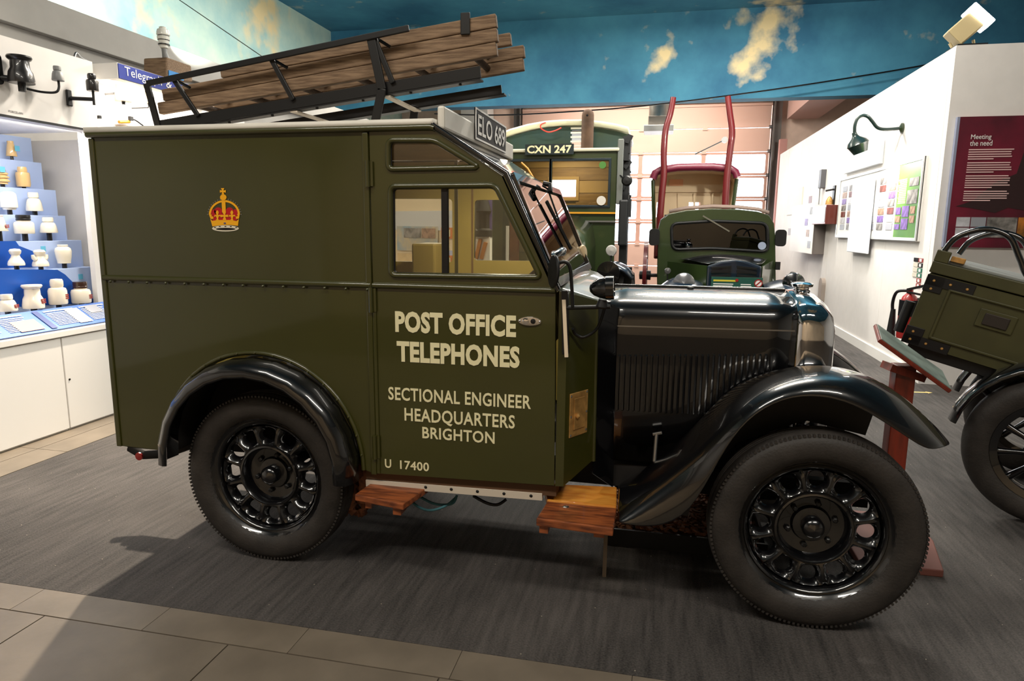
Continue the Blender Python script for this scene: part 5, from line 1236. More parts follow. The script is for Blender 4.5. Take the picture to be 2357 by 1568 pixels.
# ---- CXN 247 lorry
LY = 6.0
lor = thing('lorry', (0.25, 7.2, 0), 'dark green lorry with plate CXN 247, cream roof edges and a pole above', 'lorry')
cabl, cabr = -0.62, onY(1420, 400, LY).x
ztop = onY(1300, 350, LY).z
wz0, wz1 = onY(1300, 472, LY).z, onY(1300, 371, LY).z
wxa, wxb = cabl + 0.1, onY(1264, 420, LY).x
wxc, wxd = onY(1270, 420, LY).x, onY(1400, 420, LY).x
fz = onY(1300, 490, LY).z
cf = mb().xz([(cabl, 0.55), (cabr, 0.55), (cabr, ztop), (cabl, ztop)], LY, LY + 0.05, holes=[[(wxa, wz0), (wxb, wz0), (wxb, wz1), (wxa, wz1)], [(wxc, wz0), (wxd, wz0), (wxd, wz1), (wxc, wz1)]]).build('cab_front', green2, lor, bevel=0.01)
for a, b in ((wxa, wxb), (wxc, wxd)):
    mb().xz([(a - 0.03, wz0 - 0.03), (b + 0.03, wz0 - 0.03), (b + 0.03, wz1 + 0.03), (a - 0.03, wz1 + 0.03)], LY - 0.02, LY, holes=[[(a, wz0), (b, wz0), (b, wz1), (a, wz1)]]).build('window_frame', mat('dark teal trim', (22, 36, 42), 0.4), cf, bevel=0.004)
    mb().bb(a, b, LY + 0.02, LY + 0.026, wz0, wz1).build('windscreen_pane', glass, cf)
mb().beam((cabl, LY - 0.02, fz), (cabr, LY - 0.02, fz), 0.02, 0.02).build('brass_bead', mat('yellow bead', (214, 150, 40), 0.35), cf)
mb().beam((cabl, LY - 0.02, fz - 0.1), (cabr, LY - 0.02, fz - 0.1), 0.02, 0.02).build('steel_bead', steel, cf)
# cab sides and boarded inside
mb().bb(cabr - 0.04, cabr, LY + 0.05, LY + 1.1, 0.55, ztop).build('cab_side', green2, lor)
mb().bb(cabl, cabl + 0.04, LY + 0.05, LY + 1.1, 0.55, ztop).build('cab_side', green2, lor)
bw = [mat('ochre boarding', (150, 122, 72), 0.5, col2=(124, 98, 58), vscale=3, stretch=(1, 1, 8)), mat('pale ochre boarding', (172, 146, 92), 0.5, var=0.1, vscale=3)]
hx0, hx1 = onY(1268, 430, LY + 1.1).x, onY(1326, 430, LY + 1.1).x; hz0, hz1 = onY(1290, 455, LY + 1.1).z, onY(1290, 414, LY + 1.1).z
mb().xz([(cabl + 0.04, 0.6), (cabr - 0.04, 0.6), (cabr - 0.04, ztop), (cabl + 0.04, ztop)], LY + 1.12, LY + 1.14, holes=[[(hx0, hz0), (hx1, hz0), (hx1, hz1), (hx0, hz1)]]).build('cab_back', bw[0], lor)
zz = 0.6; k = 0
while zz < ztop - 0.05:
    z2 = min(zz + 0.17, ztop - 0.005)
    for a, b in ([(cabl + 0.04, hx0), (hx1, cabr - 0.04)] if (z2 > hz0 and zz < hz1) else [(cabl + 0.04, cabr - 0.04)]):
        mb().bb(a, b, LY + 1.1, LY + 1.12, zz, z2 - 0.008).build('back_board', bw[k % 2], lor, bevel=0.003)
    zz += 0.17; k += 1
mb().xz([(hx0 - 0.04, hz0 - 0.04), (hx1 + 0.04, hz0 - 0.04), (hx1 + 0.04, hz1 + 0.04), (hx0 - 0.04, hz1 + 0.04)], LY + 1.08, LY + 1.1, holes=[[(hx0, hz0), (hx1, hz0), (hx1, hz1), (hx0, hz1)]]).build('rear_window_frame', bw[1], lor)
cabroof = mb().bb(cabl - 0.02, cabr + 0.02, LY - 0.04, LY + 1.15, ztop, ztop + 0.04).build('cab_roof', mat('cream roof edge', (206, 204, 180), 0.5), lor, bevel=0.015)
area('lorry_cab_lamp', (0.25, LY + 0.55, ztop - 0.03), (0.25, LY + 0.9, 1.2), 0.5, 0.15, 7, (1, 0.8, 0.5))
a = onY(1209, 357, LY - 0.06); b = onY(1321, 331, LY - 0.06)
lp2 = mb().bb(a.x, b.x, LY - 0.075, LY - 0.055, a.z, b.z).build('number_plate', mat('plate green black', (22, 34, 36), 0.5), lor)
text('plate_lettering', 'CXN 247', cream, lp2, (a.x + 0.025, LY - 0.076, a.z + 0.015), X1, Z1, b.x - a.x - 0.05, b.z - a.z - 0.03, off=0.03)
# box body with arched roof behind the cab
BY = LY + 0.75
arc = [onY(x, y, BY) for x, y in ((1146, 318), (1180, 304), (1220, 293), (1260, 286), (1300, 283), (1340, 283), (1385, 287), (1420, 293), (1446, 300))]
zb_ = ztop + 0.04
mb().xz([(arc[0].x + 0.06, zb_)] + [(p.x, p.z - 0.05) for p in arc] + [(arc[-1].x - 0.02, zb_)], BY, BY + 0.04, holes=[[(onY(1316, 300, BY).x, zb_ + 0.03), (onY(1338, 300, BY).x, zb_ + 0.03), (onY(1338, 300, BY).x, onY(1316, 294, BY).z - 0.03), (onY(1316, 300, BY).x, onY(1316, 294, BY).z - 0.03)]]).build('box_front', mat('blue green paint', (34, 62, 66), 0.45, col2=(40, 56, 26), vscale=1.6), lor)
mb().grid([[Vector((p.x, y, p.z)) for p in arc] for y in (BY - 0.12, BY + 1.6)]).build('box_roof', MATS['cream roof edge'], lor, smooth=60, solid=0.05)
mb().bb(arc[0].x + 0.03, arc[0].x + 0.07, BY, BY + 1.6, 0.9, arc[0].z).build('box_side', green2, lor)
for k in range(6):
    z = zb_ + 0.05 + k * 0.055
    mb().bb(onY(1314, 300, BY).x, onY(1340, 300, BY).x, BY - 0.015, BY + 0.005, z, z + 0.022).build('vent_slat', white, lor)
pp0 = onY(1351, 350, BY - 0.2); pp1 = onY(1351, 266, BY - 0.2); pr = msz(14, pp0)
pole = mb().lathe([(pr, pp0.z - 0.1 - pp0.z), (pr, pp1.z - pp0.z), (pr * 0.9, pp1.z - pp0.z + pr * 0.5), (pr * 0.5, pp1.z - pp0.z + pr * 0.88), (0, pp1.z - pp0.z + pr)], (pp0.x, BY - 0.2, pp0.z), (0, 0, 1), 20).build('pole_end', mat('creosoted pole', (74, 54, 40), 0.85, var=0.25, vscale=8), lor, smooth=40)
mb().lathe([(0.014, 0), (0, 0.004)], (pp0.x, BY - 0.2 - pr, pp1.z - 0.01), (0, -1, 0), 10).build('pole_hole', platem, pole)
mb().tube(smoothpath([onY(a, b, BY - 0.14) for a, b in ((1256, 282), (1245, 287), (1246, 296), (1262, 304), (1280, 300), (1292, 294))], 5), 0.008, 8).build('red_lead', mat('red cable', (196, 58, 48), 0.5), lor, smooth=60)
# right flank clutter and mirror
fx = cabr
mb().bb(fx + 0.0, fx + 0.07, LY - 0.02, LY + 0.06, onY(1425, 470, LY).z, onY(1425, 320, LY).z).build('cab_corner_post', mat('pale aluminium', (120, 124, 120), 0.4, metal=0.4), lor, bevel=0.01)
fl_ = mb()
for i in range(26):
    z = random.uniform(1.5, 2.45); fl_.box((fx + random.uniform(0.06, 0.13), LY + random.uniform(0.05, 0.4), z), (random.uniform(0.04, 0.09), 0.05, random.uniform(0.04, 0.12)), Matrix.Rotation(random.random(), 3, 'Y'))
fl_.bb(fx + 0.05, fx + 0.14, LY + 0.1, LY + 0.4, 0.6, 2.4)
fl_.build('side_ladder_rack', mat('dark iron', (28, 30, 32), 0.5), lor)['kind'] = 'stuff'
p = onY(1443, 416, LY - 0.1); r = msz(12.5, p)
mm = mb().lathe([(0, -0.03), (r * 0.7, -0.025), (r, 0.0), (r, 0.01), (0, 0.012)], p, (0, 1, 0), 20).build('wing_mirror', blacks, lor, smooth=40)
mb().tube([p, onY(1425, 402, LY), (cabr, LY, onY(1420, 400, LY).z)], 0.01, 6).build('mirror_arm', blacks, mm)
x0, z0 = qd(1422, 566, LY - 0.02); x1, z1 = qd(1446, 460, LY - 0.02)
mb().bb(x0, x1, LY - 0.05, LY + 0.1, z0, z1).build('side_locker', mat('dark iron', (28, 30, 32)), lor, bevel=0.02)
x2, z2 = qd(1452, 500, LY - 0.02)
mb().bb(x1, x2, LY - 0.02, LY + 0.04, z2, onY(1450, 458, LY).z).build('hinged_flap', mat('dark iron', (28, 30, 32)), lor)
p = onY(1384, 462, LY - 0.03); mb().lathe([(0.0, 0), (0.055, 0), (0.055, 0.006), (0, 0.006)], p, (0, -1, 0), 20).build('tax_disc', mat('disc paper', (206, 200, 190), 0.5), cf)
p = onY(1387, 380, LY - 0.03); mb().lathe([(0.03, 0), (0.042, 0), (0.042, 0.006), (0.03, 0.006)], p, (0, -1, 0), 20).build('green_badge', mat('green badge', (70, 120, 50), 0.5), cf)
mb().tube([onY(1200, 374, LY - 0.05), onY(1215, 388, LY - 0.05), onY(1234, 420, LY - 0.05)], 0.012, 6).build('wiper', mat('yellow bead', (214, 150, 40)), cf)
# bonnet, nose, wings
NY = LY - 1.0
nx0, nx1 = -0.3, onY(1385, 560, NY).x
mb().grid([[Vector((x, LY, onY(1340, 505, LY).z + d)) for x, d in ((-0.35, -0.3), (-0.3, -0.05), (-0.1, 0.04), (0.2, 0.06), (0.5, 0.03), (0.66, -0.06), (0.70, -0.3), (0.70, -0.9))],
           [Vector((x, NY, onY(1340, 545, NY).z + d)) for x, d in ((-0.28, -0.3), (-0.24, -0.06), (-0.08, 0.03), (0.2, 0.05), (0.45, 0.02), (0.6, -0.07), (0.63, -0.3), (0.63, -0.8))]]).build('bonnet', green2, lor, smooth=40, solid=0.02)
mb().bb(-0.26, 0.61, NY - 0.03, NY, 0.5, onY(1340, 545, NY).z - 0.02).build('radiator', blacks, lor, bevel=0.03)
for s, px in ((0, 1407), (1, 1100)):
    p = onY(px, 640, NY - 0.1)
    mb().grid([[Vector((p.x + 0.02 + 0.2 * u, NY - 0.15 + 0.75 * t, p.z + 0.16 - 0.10 * (2 * t - 0.7) ** 2 - 0.04 * u * u * 3)) for u in (-1, -0.6, -0.2, 0.2, 0.6, 1)] for t in [k / 6 for k in range(7)]]).build('front_wing', mat('blue black wing', (14, 28, 44), 0.3, coat=0.8), lor, smooth=60, solid=0.02)
    mb().bb(p.x - 0.16, p.x + 0.2, NY + 0.2, NY + 0.24, 0.5, p.z + 0.1).build('wing_valance', blacks, lor)
    hl_ = mb().lathe([(0, 0.16), (0.05, 0.14), (0.10, 0.06), (0.12, 0), (0.118, -0.02), (0, -0.03)], onY(px - 7, 628, NY - 0.3) if s == 0 else p + Vector((0, -0.25, 0.05)), (0, 1, 0), 24).build('headlamp', black, lor, smooth=40)
    q_ = onY(1407, 577, NY - 0.1) if s == 0 else p + Vector((0, 0, 0.3))
    mb().lathe([(0, -0.03), (0.05, -0.022), (0.058, 0.0), (0.04, 0.03), (0, 0.035)], q_, (0, 1, 0), 20).build('marker_lamp', mat('frosted lens', (190, 188, 184), 0.2, metal=0.3), lor, smooth=40)
    mb().tube([q_ - Vector((0, 0, 0.05)), q_ - Vector((0, 0, 0.2))], 0.012, 8).build('lamp_stalk', blacks, lor)
    cx_ = p.x + 0.02
    w_ = mb().lathe([(0.24, -0.08), (0.36, -0.1), (0.42, -0.06), (0.43, 0), (0.42, 0.06), (0.36, 0.1), (0.24, 0.08)], (cx_, NY + 0.2, 0.43), (1, 0, 0), 32); w_.f = w_.f[:-2]
    wh = w_.build('wheel', rubber, lor, smooth=40)
    mb().lathe([(0, -0.05), (0.22, -0.05), (0.25, -0.07), (0.25, 0.07), (0, 0.05)], (cx_, NY + 0.2, 0.43), (1, 0, 0), 24).build('wheel_disc', green2, wh, smooth=40)
for x in (-0.45, 0.75):
    w_ = mb().lathe([(0.24, -0.08), (0.36, -0.1), (0.42, -0.06), (0.43, 0), (0.42, 0.06), (0.36, 0.1), (0.24, 0.08), (0, 0.05)], (x, LY + 1.9, 0.43), (1, 0, 0), 32).build('wheel', rubber, lor, smooth=40)
mb().bb(-0.3, 0.6, LY - 0.9, LY + 2.3, 0.45, 0.58).build('chassis', blacks, lor)

# ---- dark green 1940s van
GY = 6.0
gv = thing('green_van', (2.1, 6.6, 0), 'dark green rounded van with a brown canvas roof panel and black slatted grille', 'van')
outl = [(1515, 700), (1514, 640), (1516, 530), (1522, 508), (1540, 494), (1580, 486), (1640, 482), (1700, 484), (1745, 489), (1770, 497), (1781, 515), (1784, 545), (1785, 640), (1785, 700)]
ho = roundpoly([qd(1547, 575, GY), qd(1545, 515, GY), qd(1640, 509, GY), qd(1766, 514, GY), qd(1768, 580, GY), qd(1640, 572, GY)], 0.08)
ob_ = [qd(a, b, GY) for a, b in outl]
gf = mb().xz(ob_, GY, GY + 0.05, holes=[ho]).build('cab_front', green2, gv, bevel=0.02)
mb().tube([(p[0], GY - 0.004, p[1]) for p in ho], 0.018, 8, closed=True).build('window_seal', blacks, gf, smooth=60)
mb().xz(ho, GY + 0.02, GY + 0.026).build('windscreen_pane', darkglass, gf)
rows = [[Vector((cx + (p[0] - cx) * s, GY + d, 0.02 * d + p[1])) for p in ob_] for cx, s, d in ((2.1, 1.0, 0.05), (2.1, 1.0, 0.5), (2.1, 1.0, 1.9))]
mb().grid(rows).build('body_shell', green2, gv, smooth=40, solid=0.02)
rr = [q for q in outl if 1535 < q[0] < 1772 and q[1] < 500]
rr = [(a, b - 2) for a, b in rr]
mb().grid([[onY(a, b, GY + d) + Vector((0, 0, 0.012 + (0.03 if d > 0.1 else 0))) for a, b in rr] for d in (0.06, 0.5)]).build('roof_canvas', mat('brown canvas', (98, 80, 70), 0.8, var=0.1), gv, smooth=60, solid=0.015)
mb().bb(ob_[0][0] + 0.03, ob_[-1][0] - 0.03, GY + 0.9, GY + 0.93, 0.5, 1.5).build('bulkhead', mat('dark interior', (30, 30, 36), 0.8), gv)
wb_ = mb().beam(onY(1618, 497, GY - 0.03), onY(1679, 533, GY - 0.03), 0.012, 0.016).build('wiper', mat('wiper metal', (120, 116, 104), 0.4, metal=0.5), gf)
p = onY(1754, 566, GY - 0.005); mb().lathe([(0, 0), (0.045, 0), (0.045, 0.004), (0, 0.004)], p, (0, -1, 0), 20).build('tax_disc', mat('pale disc', (150, 160, 184), 0.5), gf)
a_ = onY(1635, 563, GY + 0.05); b_ = onY(1679, 533, GY + 0.05)
mb().bb(a_.x, b_.x, GY + 0.06, GY + 0.07, a_.z, b_.z).build('window_card', mat('red and white card', (150, 60, 70), 0.5, col2=(196, 190, 190), vscale=5), gf)
# bonnet and grille
gy = 5.25
top_w = [qd(a, b, GY) for a, b in ((1548, 598), (1590, 590), (1640, 586), (1700, 588), (1775, 596))]
top_f = [qd(a, b, gy) for a, b in ((1628, 612), (1660, 602), (1690, 598), (1722, 603), (1754, 614))]
mb().grid([[Vector((p[0], GY, p[1])) for p in top_w], [Vector(((p[0] + q[0]) / 2, (GY + gy) / 2, (p[1] + q[1]) / 2 + 0.035)) for p, q in zip(top_w, top_f)], [Vector((q[0], gy, q[1])) for q in top_f]]).build('bonnet_top', black, gv, smooth=80, solid=0.015, subsurf=2)
for s in (0, -1):
    pw_, pf_ = top_w[s], top_f[s]
    mb().grid([[Vector((pw_[0] - (0.05 if s == 0 else -0.02), GY, z)) for z in (0.5, pw_[1] - 0.02)], [Vector((pf_[0], gy, z)) for z in (0.5, pf_[1])]]).build('bonnet_side', green2, gv, solid=0.015)
gr_o = [(top_f[0][0] + 0.0, 0.5)] + [(q[0], q[1]) for q in top_f] + [(top_f[-1][0], 0.5)]
gl = mb().xz(gr_o, gy - 0.02, gy + 0.02).build('grille_shell', mat('blue black wing', (14, 28, 44)), gv, bevel=0.02)
xm = top_f[2][0]
for k in range(9):
    for s in (-1, 1):
        z = top_f[2][1] - 0.09 - k * 0.045
        mb().beam((xm + s * 0.03, gy - 0.03, z + 0.018), (xm + s * 0.23, gy - 0.03, z - (0.0)), 0.02, 0.02).build('grille_slat', blacks, gl)
for px, sx in ((1574, -1), (1826, 1)):
    p = onY(px, 652, gy - 0.05); r = msz(24, p)
    mb().lathe([(0, 0.22), (r * 0.5, 0.18), (r * 0.95, 0.06), (r, 0), (r * 1.02, -0.02), (r * 0.95, -0.03), (0, -0.06)], p, (0, 1, 0), 28).build('headlamp', mat('grey lamp glass', (120, 120, 122), 0.2, metal=0.5) if sx < 0 else black, gv, smooth=40)
    mb().tube([p + Vector((0, 0.1, -r)), p + Vector((-sx * 0.1, 0.15, -0.4))], 0.025, 8).build('lamp_stalk', blacks, gv)
    q_ = onY(1537 if sx < 0 else 1824, 624 if sx < 0 else 633, gy + 0.1)
    mb().lathe([(0, -0.025), (0.03, -0.018), (0.036, 0), (0.03, 0.018), (0, 0.025)], q_, (0, 1, 0), 16).build('marker_lamp', mat('smoky lens', (90, 90, 90), 0.2, metal=0.3), gv, smooth=50)
    mb().tube([q_ - Vector((0, 0, 0.03)), q_ - Vector((0, 0, 0.16))], 0.008, 6).build('lamp_stalk', blacks, gv)
    # wing: sweeping loft beside the bonnet
    xi = top_f[0][0] - 0.02 if sx < 0 else top_f[-1][0] + 0.02
    xo = onY(1498, 700, gy).x if sx < 0 else onY(1878, 700, gy).x
    rows = []
    for k in range(9):
        t = k / 8; yy = gy - 0.25 + 1.05 * t
        zc = 0.74 - 0.55 * abs(2 * t - 0.62) ** 2.2
        rows.append([Vector((xi + (xo - xi) * u, yy, max(0.28, zc + 0.07 * math.sin(pi * min(1, u * 1.1)) - 0.5 * max(0, u - 0.7) ** 1.5 * 2.4))) for u in (0, 0.2, 0.4, 0.6, 0.8, 0.92, 1.0)])
    mb().grid(rows).build('front_wing', mat('blue black wing', (14, 28, 44)), gv, smooth=80, solid=0.015, subsurf=1)
    cx_ = (xi + 2 * xo) / 3
    w_ = mb().lathe([(0.2, -0.06), (0.3, -0.075), (0.335, -0.05), (0.34, 0), (0.335, 0.05), (0.3, 0.075), (0.2, 0.06), (0, 0.03)], (cx_, gy + 0.2, 0.34), (1, 0, 0), 32).build('wheel', rubber, gv, smooth=40)
    w_ = mb().lathe([(0.2, -0.06), (0.3, -0.075), (0.335, -0.05), (0.34, 0), (0.335, 0.05), (0.3, 0.075), (0.2, 0.06), (0, 0.03)], (cx_, GY + 1.5, 0.34), (1, 0, 0), 32).build('wheel', rubber, gv, smooth=40)
for px, py, m_ in ((1506, 546, blacks), (1797, 548, blacks)):
    p = onY(px, py, GY - 0.05)
    a_, b_ = msz(12, p), msz(19, p)
    mi = mb().xz(rounded(p.x - a_, p.x + a_, p.z - b_, p.z + b_, 0.04), p.y - 0.02, p.y + 0.02).build('wing_mirror', m_, gv, bevel=0.008)
    mb().tube([p, (ob_[2][0] if px < 1600 else ob_[-3][0], GY, p.z - 0.02)], 0.012, 6).build('mirror_arm', blacks, mi)
p = onY(1790, 612, GY - 0.05); mb().box(p, (0.05, 0.05, 0.09)).build('trafficator', blacks, gv)
mb().bb(ob_[0][0] + 0.1, ob_[-1][0] - 0.1, gy, GY + 1.8, 0.4, 0.52).build('chassis', blacks, gv)
# caption board in front of its grille
IY = 4.9
a_ = onY(1636, 668, IY); b_ = onY(1756, 640, IY)
ib = thing('caption_stand', ((a_.x + b_.x) / 2, IY, 0), 'green caption board with yellow heading and a no touching symbol before the dark green van', 'info board')
mb().bb(a_.x, b_.x, IY, IY + 0.012, a_.z - 0.2, b_.z).build('board', mat('caption green', (26, 78, 66), 0.5), ib)
mb().bb((a_.x + b_.x) / 2 - 0.03, (a_.x + b_.x) / 2 + 0.03, IY + 0.013, IY + 0.05, 0, a_.z).bb((a_.x + b_.x) / 2 - 0.2, (a_.x + b_.x) / 2 + 0.2, IY - 0.05, IY + 0.3, 0, 0.03).build('stand', blacks, ib)
w = b_.x - a_.x
mb().bb(a_.x + 0.02, a_.x + w * 0.5, IY - 0.002, IY, b_.z - 0.045, b_.z - 0.028).build('heading', mat('yellow text', (206, 190, 60), 0.5), ib)
tt = mb()
for k in range(4):
    tt.bb(a_.x + 0.02, a_.x + w * random.uniform(0.38, 0.48), IY - 0.002, IY, b_.z - 0.075 - 0.02 * k, b_.z - 0.066 - 0.02 * k)
    tt.bb(a_.x + w * 0.58, a_.x + w * random.uniform(0.75, 0.8), IY - 0.002, IY, b_.z - 0.075 - 0.02 * k, b_.z - 0.066 - 0.02 * k)
tt.build('board_text', white, ib)['kind'] = 'stuff'
mb().lathe([(0.0, 0), (0.038, 0), (0.038, 0.003), (0, 0.003)], (a_.x + w * 0.92, IY, b_.z - 0.055), (0, -1, 0), 20).build('symbol_disc', white, ib)
sy = mb().lathe([(0.031, 0.0), (0.04, 0.0), (0.04, 0.005), (0.031, 0.005)], (a_.x + w * 0.92, IY, b_.z - 0.055), (0, -1, 0), 20)
sy.f = sy.f[:-2]; sy.build('symbol_ring', red, ib)
mb().beam((a_.x + w * 0.92 - 0.025, IY - 0.004, b_.z - 0.08), (a_.x + w * 0.92 + 0.025, IY - 0.004, b_.z - 0.03), 0.003, 0.01).build('symbol_bar', red, ib)
mb().lathe([(0.016, 0), (0.016, 0.003), (0, 0.003)], (a_.x + w * 0.5, IY, b_.z - 0.03), (0, -1, 0), 12).build('red_dot', red, ib)

# ---- covered cart with raised red shafts
KY = 8.6
ck = thing('covered_cart', (2.0, 9.0, 0), 'horse-drawn covered cart with cream lining, red arched rim and two raised red shafts', 'cart')
cl_ = mat('cream cart lining', (222, 200, 164), 0.6); dkr = mat('dark red paint', (88, 14, 18), 0.4, coat=0.3)
def vault(Y, sc=1.0, dz=0.0):
    P = [qd(a, b, KY) for a, b in ((1506, 560), (1504, 470), (1503, 415), (1508, 402), (1520, 395), (1560, 389), (1600, 388), (1640, 388), (1680, 392), (1692, 400), (1696, 412), (1688, 470), (1688, 560))]
    return [Vector((p[0], Y, p[1] + dz)) for p in P]
V0 = vault(KY)
mb().grid([vault(KY), vault(KY + 0.35), vault(KY + 0.7)]).build('vault_lining', cl_, ck, smooth=40, solid=0.03)
for d in (0.15, 0.35, 0.55):
    mb().tube([v + Vector((0, d, -0.02)) for v in V0[2:11]], 0.018, 6).build('roof_hoop', cl_, ck, smooth=60)
mb().tube([v + Vector((0, -0.02, 0.02)) for v in V0[2:11]], 0.06, 8).build('front_rim', mat('plum red rim', (96, 24, 46), 0.4, coat=0.3), ck, smooth=60)
mb().tube([v for v in V0[:3]], 0.03, 8).build('side_edge', green2, ck); mb().tube([v for v in V0[-3:]], 0.03, 8).build('side_edge', green2, ck)
BYk = KY + 0.7
hb = [qd(1585, 482, BYk), qd(1612, 466, BYk)]; hb2 = [qd(1510, 500, BYk), qd(1528, 466, BYk)]
mb().xz([(v.x, v.z) for v in V0], BYk, BYk + 0.03, holes=[[(hb[0][0], hb[0][1]), (hb[1][0], hb[0][1]), (hb[1][0], hb[1][1]), (hb[0][0], hb[1][1])], [(hb2[0][0], hb2[0][1]), (hb2[1][0], hb2[0][1]), (hb2[1][0], hb2[1][1]), (hb2[0][0], hb2[1][1])]]).build('back_panel', cl_, ck)
for px in (1530, 1562, 1598, 1640, 1660):
    a_ = onY(px, 520, BYk - 0.02); b_ = onY(px, 445, BYk - 0.02)
    mb().beam(a_, b_, 0.03, 0.02, up=(0, 1, 0)).build('panel_stile', cl_, ck)
mb().beam(onY(1505, 440, BYk - 0.02), onY(1660, 440, BYk - 0.02), 0.02, 0.04).build('panel_rail', cl_, ck)
lt_ = mb().bb(onY(1540, 425, BYk).x, onY(1572, 425, BYk).x, BYk - 0.02, BYk - 0.012, onY(1550, 428, BYk).z, onY(1550, 413, BYk).z).build('notice', mat('orange text', (226, 170, 130), 0.6), ck)
mb().bb(V0[0].x, V0[-1].x, KY, BYk, 0.85, V0[0].z + 0.02).build('cart_body', dkr, ck, bevel=0.02)
for pts in (((1519, 500), (1524, 440), (1528, 400), (1528, 350), (1532, 300), (1543, 262), (1550, 224)), ((1668, 500), (1671, 440), (1674, 400), (1680, 350), (1685, 305), (1680, 262), (1675, 222))):
    ctr = smoothpath([onY(a, b, KY - 0.12) for a, b in pts], 4)
    n = len(ctr); low = Vector((ctr[0].x, KY - 0.05, 0.9))
    mb().tube([low] + ctr, [0.05] + [0.055 - 0.012 * k / n for k in range(n)], 10).build('shaft', dkr, ck, smooth=60)
p = onY(1668, 322, KY - 0.17); mb().lathe([(0.03, -0.02), (0.045, -0.02), (0.045, 0.02), (0.03, 0.02)], p, (0, 1, 0), 14).build('shaft_ring', steel, ck)
mb().tube([p, onY(1600, 355, KY - 0.02)], 0.01, 6).build('chain', steel, ck)
for x in (V0[0].x - 0.13, V0[-1].x + 0.13):
    w = mb().lathe([(0.5, -0.03), (0.56, -0.03), (0.56, 0.03), (0.5, 0.03), (0.5, -0.03)], (x, KY + 0.45, 0.56), (1, 0, 0), 40); w.f = w.f[:-2]
    w = w.build('cart_wheel', dkr, ck, smooth=40)
    for k in range(12):
        a = 2 * pi * k / 12
        mb().tube([(x, KY + 0.45, 0.56), (x, KY + 0.45 + 0.51 * math.cos(a), 0.56 + 0.51 * math.sin(a))], 0.022, 6).build('wheel_spoke', dkr, w)
    mb().lathe([(0, -0.1), (0.07, -0.09), (0.08, 0.09), (0, 0.1)], (x, KY + 0.45, 0.56), (1, 0, 0), 16).build('wheel_hub', blacks, w, smooth=40)
mb().tube([(V0[0].x - 0.13, KY + 0.45, 0.56), (V0[-1].x + 0.13, KY + 0.45, 0.56)], 0.03, 8).build('axle', blacks, ck)
mb().bb(V0[0].x + 0.2, V0[0].x + 0.26, KY + 0.4, KY + 0.5, 0.56, 0.86).build('axle_block', dkr, ck); mb().bb(V0[-1].x - 0.26, V0[-1].x - 0.2, KY + 0.4, KY + 0.5, 0.56, 0.86).build('axle_block', dkr, ck)

# ---- duct heater hanging in the rear bay
HY = 11.5
p = onY(1516, 300, HY)
dh = thing('duct_heater', (p.x, HY, p.z), 'galvanised duct dropping to a lit square air outlet in front of the shutter door', 'duct')
z0 = onY(1516, 270, HY).z
mb().tube([(p.x, HY, z0), (p.x, HY, 4.5)], 0.2, 20).build('duct_pipe', mat('galvanised', (150, 146, 138), 0.3, metal=0.8, var=0.2, vscale=4), dh, smooth=60)
mb().bb(p.x - 0.2, p.x + 0.2, HY - 0.2, HY + 0.2, onY(1516, 292, HY).z, z0).build('heater_box', mat('grey sheet', (120, 114, 106), 0.5), dh, bevel=0.01)
mb().bb(p.x - 0.28, p.x + 0.28, HY - 0.28, HY + 0.28, onY(1516, 306, HY).z, onY(1516, 292, HY).z).build('outlet_rim', white, dh, bevel=0.01)
# hanging cable across the hall
tag(mb().tube(smoothpath([onY(a, b, 9.4) for a, b in ((1000, 262), (1145, 265), (1300, 258), (1480, 244), (1700, 217), (1900, 188), (2150, 146), (2357, 100), (2600, 40))], 5), 0.012, 6).build('overhead_cable', blacks, None, smooth=60), 'thin black cable slung across the hall in front of the blue bulkhead', 'cable')
# steel purlin stub and pale box under the bulkhead
pm = mat('pink beam paint', (214, 176, 166), 0.7)
struct(mb().bb(3.9, 4.5, 10.2, 12.9, 3.55, 4.4).build('trim_7', pm)); struct(mb().bb(-2.9, -2.3, 12.4, 12.95, 3.35, 4.4).build('trim_8', wallw))

# ---- exhibits seen through the van's windows
EY = 4.4
eb = thing('exhibition_board', (-0.9, EY, 0), 'cream exhibition screen with pale blue bands and orange framed pictures, seen through the van window', 'display screen')
A0 = onY(860, 620, EY + 0.6); B0 = onY(1062, 620, EY - 0.1)
ud = Vector((B0.x - A0.x, B0.y - A0.y, 0)); Lw = ud.length; ud.normalize(); nd = Vector((ud.y, -ud.x, 0))
if nd.y > 0: nd = -nd
def ebq(name, u0, u1, z0, z1, m_, o_, parent=eb): 
    return mb().plate([(u0 * Lw, z0), (u1 * Lw, z0), (u1 * Lw, z1), (u0 * Lw, z1)], [], Vector((A0.x, A0.y, 0)) + nd * o_, ud, Z1, nd * 0.01).build(name, m_, parent)
ebq('screen', 0, 1, 0.02, 1.95, mat('cream screen', (226, 206, 170), 0.7, var=0.05, vscale=2), 0)
ebq('blue_band', 0.0, 1, 1.28, 1.48, mat('pale blue band', (206, 206, 204), 0.6), 0.012)
ebq('blue_picture', 0.33, 0.78, 1.06, 1.32, mat('sea picture', (120, 156, 176), 0.5, col2=(196, 180, 150), vscale=6), 0.024)
ebq('grey_picture', 0.42, 0.6, 1.2, 1.3, ph[3], 0.036); ebq('grey_picture', 0.62, 0.76, 1.2, 1.3, ph[1], 0.036)
for k in range(2):
    ebq('orange_frame', 0.82, 0.93, 1.2 - 0.28 * k, 1.31 - 0.28 * k, mat('orange frame', (206, 120, 60), 0.5), 0.024); ebq('framed_sheet', 0.835, 0.915, 1.22 - 0.28 * k, 1.29 - 0.28 * k, cream, 0.036)
ebq('text_sheet', 0.33, 0.76, 0.55, 1.03, mat('parchment', (220, 190, 140), 0.6, var=0.12, vscale=9), 0.024)
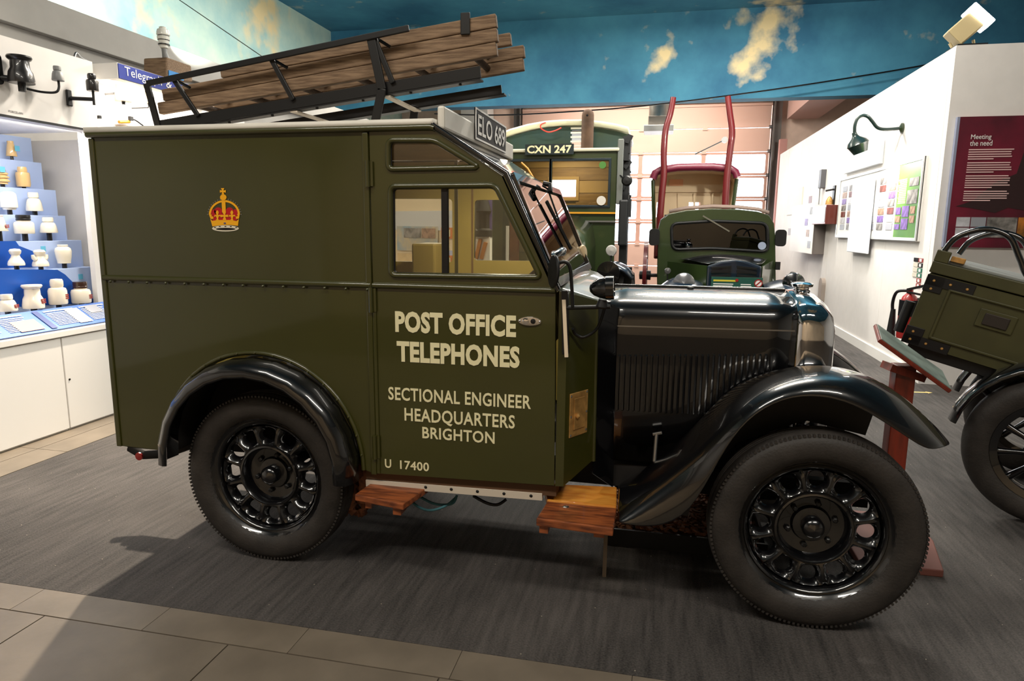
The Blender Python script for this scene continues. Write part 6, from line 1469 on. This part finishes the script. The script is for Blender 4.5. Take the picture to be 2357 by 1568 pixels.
ebq('lower_band', 0.78, 1.0, 0.3, 1.08, mat('lilac band', (176, 178, 200), 0.6), 0.012)
# purple stand and telegraph machine beyond the far door
PY = 4.0
a_ = onY(1086, 620, PY); b_ = onY(1128, 400, PY)
ps = thing('purple_stand', ((a_.x + b_.x) / 2, PY, 0), 'purple and white exhibit stand carrying a black apparatus, seen through the van door', 'display stand')
mb().bb(a_.x, b_.x, PY, PY + 0.3, 0, onY(1100, 545, PY).z).build('stand_base', white, ps); mb().bb(a_.x, b_.x, PY + 0.1, PY + 0.3, onY(1100, 545, PY).z, b_.z).build('stand_back', mat('purple panel', (112, 100, 160), 0.6), ps)
mb().lathe([(0.0, 0), (0.1, 0), (0.1, 0.06), (0.07, 0.08), (0.07, 0.2), (0.09, 0.24), (0.06, 0.34), (0, 0.36)], ((a_.x + b_.x) / 2, PY + 0.05, onY(1100, 545, PY).z), (0, 0, 1), 16).build('apparatus', blacks, ps, smooth=40)
for k in range(2):
    mb().beam(onY(1096 + 12 * k, 596, PY - 0.02), onY(1106 + 12 * k, 550 + 8 * k, PY - 0.02), 0.03, 0.04, up=(0, 1, 0)).build('wooden_arm', mat('honey wood', (176, 110, 50), 0.5), ps)
RY = 3.5; a_ = onY(1128, 640, RY); b_ = onY(1215, 470, RY)
kb = thing('equipment_rack', ((a_.x + b_.x) / 2, RY, 0), 'dark green equipment rack with a white upright pole, seen through the van door', 'rack')
mb().bb(a_.x, b_.x, RY + 0.05, RY + 0.35, 0, b_.z + 0.2).build('rack_body', mat('mottled dark green', (48, 60, 40), 0.6, var=0.5, vscale=5), kb, bevel=0.02)
mb().bb(onY(1164, 600, RY).x, onY(1170, 600, RY).x, RY, RY + 0.05, 0, onY(1165, 520, RY).z).build('upright', white, kb); mb().bb(onY(1172, 560, RY).x, onY(1192, 560, RY).x, RY + 0.02, RY + 0.05, 0.4, onY(1180, 500, RY).z).build('brown_panel', mat('russet panel', (96, 54, 40), 0.6, var=0.3, vscale=8), kb)
